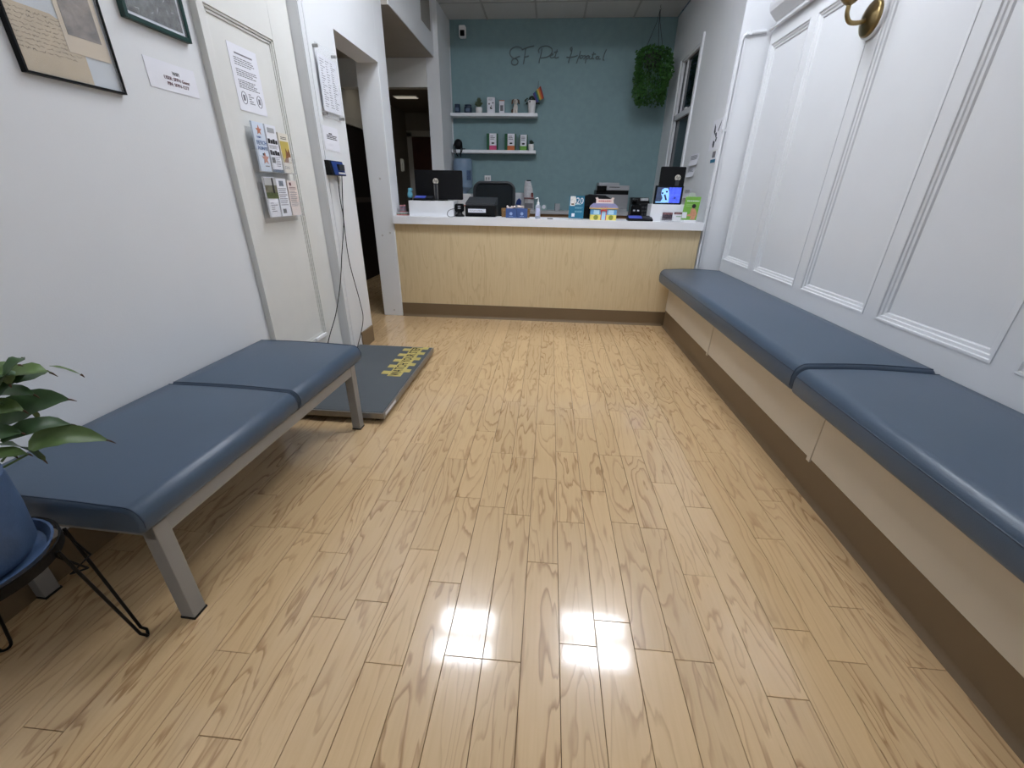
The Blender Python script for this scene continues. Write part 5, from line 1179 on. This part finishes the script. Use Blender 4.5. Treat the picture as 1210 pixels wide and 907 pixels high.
# ---- script lettering on the teal wall: bent wire, two strokes wide enough to read
sg = thing('wall_lettering', 'dark script wire lettering on the upper teal wall', 'sign', (0, YB - 0.001, 0))
def S(pts, name='letter'):
    """pts in the pixels of a crop 590..730 x 40..90 (8.643 px per px), turned into points on the wall"""
    w_ = []
    for x, y in pts:
        p = PY(590 + x / 8.643, 40 + y / 8.643, YB - 0.014); w_.append((p.x, -0.013, p.z))
    MB().tube(bez(w_, 5), 0.0065, 6).build(name, M('dark_wire_letter', (98, 114, 116), 0.5), sg, smooth=True)
S([(235, 160), (215, 140), (165, 132), (115, 165), (110, 210), (140, 245), (180, 260), (190, 295), (160, 318), (125, 300), (135, 265), (175, 240), (210, 228)])
S([(230, 165), (270, 145), (320, 130), (355, 124)]); S([(272, 140), (262, 200), (255, 260), (245, 310)]); S([(250, 240), (275, 234), (302, 226)])
S([(435, 150), (425, 210), (412, 260), (405, 298)]); S([(405, 195), (400, 165), (430, 132), (490, 124), (535, 150), (535, 195), (500, 230), (450, 244), (420, 246)])
S([(515, 225), (540, 215), (548, 205), (530, 205), (518, 228), (530, 244), (560, 236), (575, 215)]); S([(592, 160), (578, 200), (568, 240), (585, 246), (608, 236)]); S([(558, 190), (578, 184), (598, 182)])
S([(745, 135), (725, 150), (735, 175), (745, 150), (738, 190), (720, 240), (705, 295)]); S([(685, 238), (720, 240), (770, 232), (800, 220)]); S([(830, 175), (818, 215), (800, 262), (788, 300)])
S([(815, 235), (835, 222), (850, 226), (846, 244), (828, 250), (822, 236)]); S([(850, 232), (872, 222), (880, 232), (868, 250), (858, 256)])
S([(888, 226), (884, 262), (878, 300)]); S([(884, 236), (905, 222), (918, 234), (902, 252), (886, 250)]); S([(925, 226), (920, 250), (936, 254), (950, 240)])
S([(965, 185), (955, 220), (950, 250), (968, 256)]); S([(945, 212), (962, 208), (984, 206)]); S([(1010, 228), (988, 236), (990, 256), (1012, 250), (1020, 228), (1016, 254), (1036, 256)])
S([(1095, 158), (1075, 200), (1060, 262), (1072, 268)])
# ---- security camera and outlet on the teal wall
p = PY(546.3, 36.5, 7.16)
t = thing('security_camera', 'small white security camera high in the left corner of the teal wall', 'camera', (p.x, YB - 0.001, p.z))
MB().prism(rrect(-0.045, 0.045, -0.075, 0.06, 0.015), -0.10, -0.03, 'y').build('body', WHITEP, t, bevel=0.006)
MB().prism(rrect(-0.030, 0.034, -0.062, 0.005, 0.010), -0.104, -0.099, 'y').build('lens_panel', BLACKG, t)
MB().cyl((0, -0.03, 0.05), (0, 0, 0.05), 0.022).build('bracket', WHITEP, t)
p = PY(576.3, 211, YB)
t = thing('wall_outlet', 'white square outlet plate on the teal wall above the chair', 'outlet', (p.x, YB - 0.001, p.z))
B((-0.05, -0.008, -0.045), (0.05, 0, 0.045)).build('plate', WHITEP, t, bevel=0.003)
for x in (-0.02, 0.02): B((x - 0.012, -0.0095, -0.02), (x + 0.012, -0.008, 0.02)).build('socket', LGREY, t)

# ---- hanging plant
Yp = 6.8
pc, pt_, pb_ = PY(769, 90, Yp), PY(770, 57, Yp), PY(766, 124, Yp)
hk = PY(781.5, 2, Yp)
t = thing('hanging_plant', 'bushy green trailing plant hanging from the ceiling by cords', 'hanging plant', (pc.x, Yp, 0))
zt_, zl_ = pt_.z, pb_.z; dx = hk.x - pc.x
MB().tube([(dx, 0, HR - 0.004), (dx, 0, HR - 0.03), (dx + 0.012, 0, HR - 0.045), (dx, 0, HR - 0.06), (dx - 0.01, 0, HR - 0.05)], 0.004, 6).build('hook', ALU, t)
zk = HR - 0.05
zp = zt_ - 0.06
for x, y in ((-0.13, 0.0), (0.10, -0.09), (0.08, 0.09)): MB().tube([(dx, 0, zk), (dx * 0.7 + x * 0.15, y * 0.2, (zk + zp) / 2 + 0.1), (x, y, zp)], 0.0035, 5).build('cord', DGREY, t)
MB().lathe([(0.08, -0.14), (0.10, -0.13), (0.125, 0.0), (0.115, 0.0), (0.09, -0.02), (0.01, -0.02)], (0, 0, zp), 22).build('pot', DGREY, t, smooth=True)
rr = random.Random(31); mb = MB()
W1 = (PY(791, 90, Yp).x - PY(748, 90, Yp).x) / 2
for k in range(2300):
    u = rr.random(); z = zt_ + 0.015 - u * (zt_ - zl_) * (1.0 if rr.random() < 0.85 else 1.05)
    t_ = (zt_ - z) / (zt_ - zl_)
    prof = W1 * (0.62 + 0.42 * math.sin(PI * min(1, 0.22 + t_ * 0.75))) if t_ < 0.75 else W1 * (0.98 - 0.9 * (t_ - 0.75))
    a = rr.uniform(0, 2 * PI); R_ = prof * (rr.uniform(0.72, 1.0)) * (0.55 if t_ < 0.02 else 1)
    lob = 1 + 0.10 * math.sin(3 * a + 7 * t_)
    c = Vector((R_ * lob * math.cos(a) + 0.035 * t_, R_ * 0.9 * lob * math.sin(a), z))
    d = Vector((math.cos(a) + rr.uniform(-.6, .6), math.sin(a) + rr.uniform(-.6, .6), rr.uniform(-1.2, 0.3))).normalized()
    s = d.orthogonal().normalized(); s = Matrix.Rotation(rr.uniform(0, PI), 3, d) @ s; l_ = rr.uniform(0.014, 0.026)
    mb.add([c - d * l_, c + s * l_ * 0.7, c + d * l_, c - s * l_ * 0.7, c + d.cross(s) * 0.004], [(0, 1, 4), (1, 2, 4), (2, 3, 4), (3, 0, 4), (3, 2, 1, 0)])
mb.build('foliage', IVY, t, kind='stuff')
mb = MB()
for k in range(26):
    a = 2 * PI * k / 26 + rr.uniform(-.1, .1); e = rr.uniform(0.75, 1.0)
    mb.tube(bez([(0.10 * math.cos(a), 0.10 * math.sin(a), zp), (W1 * 0.8 * math.cos(a), W1 * 0.75 * math.sin(a), zp - 0.05), (W1 * 0.85 * math.cos(a), W1 * 0.8 * math.sin(a), zp - 0.25), (W1 * 0.7 * math.cos(a), W1 * 0.65 * math.sin(a), zl_ + (1 - e) * 0.5)], 4), 0.003, 4)
mb.build('vines', IVY, t, kind='stuff')

# ---- papers on the right hand walls
def face_sheet(name, label, cat, px0, py0, px1, py1, X=1.5795):
    a, b = PX(px0, py0, X), PX(px1, py1, X); b.y = max(b.y, 4.703)
    t = thing(name, label, cat, (X, (a.y + b.y) / 2, (a.z + b.z) / 2), -PI / 2)
    w_, h_ = abs(b.y - a.y) / 2, abs(a.z - b.z) / 2
    B((-w_, -0.0015, -h_), (w_, -0.0002, h_)).build('sheet', PAPER, t); return t, w_, h_
t, w_, h_ = face_sheet('poster', 'white sheet with dark brush-stroke animal print on the wall end above the standee', 'poster', 844, 143, 854.5, 174)
w_ -= 0.004
PRN = M('dark_slate_ink', (52, 60, 72), 0.7, var=0.4, vscale=60)
for poly in ([(-.55, .75), (-.30, .55), (-.15, .2), (-.3, .0), (-.55, .25)], [(.85, .85), (.55, .55), (.35, .25), (.45, .15), (.7, .5)], [(-.2, .1), (.15, .15), (.3, -.1), (.05, -.2)], [(.2, -.15), (.45, -.2), (.35, -.5), (.1, -.4)], [(-.3, -.35), (.1, -.45), (.05, -.8), (-.2, -.85), (-.35, -.6)]):
    MB().prism([(x * w_, z * h_) for x, z in poly], -0.0022, -0.0015, 'y').build('brush_stroke', PRN, t)
t, w_, h_ = face_sheet('sticker', 'little teal and grey sticker below the brush-stroke poster', 'sticker', 841.5, 179.5, 845.6, 191.5)
B((-w_, -0.0022, -h_), (w_, -0.0015, -h_ * 0.4)).build('print', TEALC, t); B((-w_ * 0.6, -0.0022, -h_ * 0.1), (w_ * 0.6, -0.0015, h_)).build('print', INKG, t)
for k, (a, b, lab) in enumerate((((815, 183), (826, 195), 'upper curling white note on the reception right wall'), ((812, 198), (821, 209), 'middle curling white note on the reception right wall'), ((808, 224), (818, 233), 'lowest white note on the reception right wall beside the tablet'))):
    p0, p1 = PX(a[0], a[1], XRR), PX(b[0], b[1], XRR)
    t = thing('wall_note', lab, 'note', (XRR - 0.0005, (p0.y + p1.y) / 2, (p0.z + p1.z) / 2), -PI / 2, 'notes on the reception right wall')
    w_, h_ = abs(p1.y - p0.y) / 2 * 0.7, max(0.05, abs(p0.z - p1.z) / 2 * 0.9)
    n_ = 6; MB().loft([[(-w_ + 2 * w_ * i / n_, -0.001 - 0.014 * (1 - j / 6) ** 3, -h_ + 2 * h_ * j / 6) for i in range(n_ + 1)] + [(w_ - 2 * w_ * i / n_, 0.0 - 0.014 * (1 - j / 6) ** 3, -h_ + 2 * h_ * j / 6) for i in range(n_ + 1)] for j in range(7)]).build('sheet', PAPER, t)
    lines_print(t, -w_ * 0.8, w_ * 0.8, h_ * 0.0, h_ * 0.8, 4, INKG, y=-0.005)
# wall telephone in the corridor
p = PX(474.5, 195, -2.655)
t = thing('wall_intercom', 'pale wall intercom handset on the dark corridor wall', 'intercom', (-2.659, min(p.y, 8.3), p.z), PI / 2)
B((-0.045, -0.03, -0.10), (0.045, 0, 0.10)).build('body', CREAM, t, bevel=0.006); B((-0.03, -0.055, -0.09), (0.01, -0.03, 0.09)).build('handset', CREAM, t, bevel=0.01)
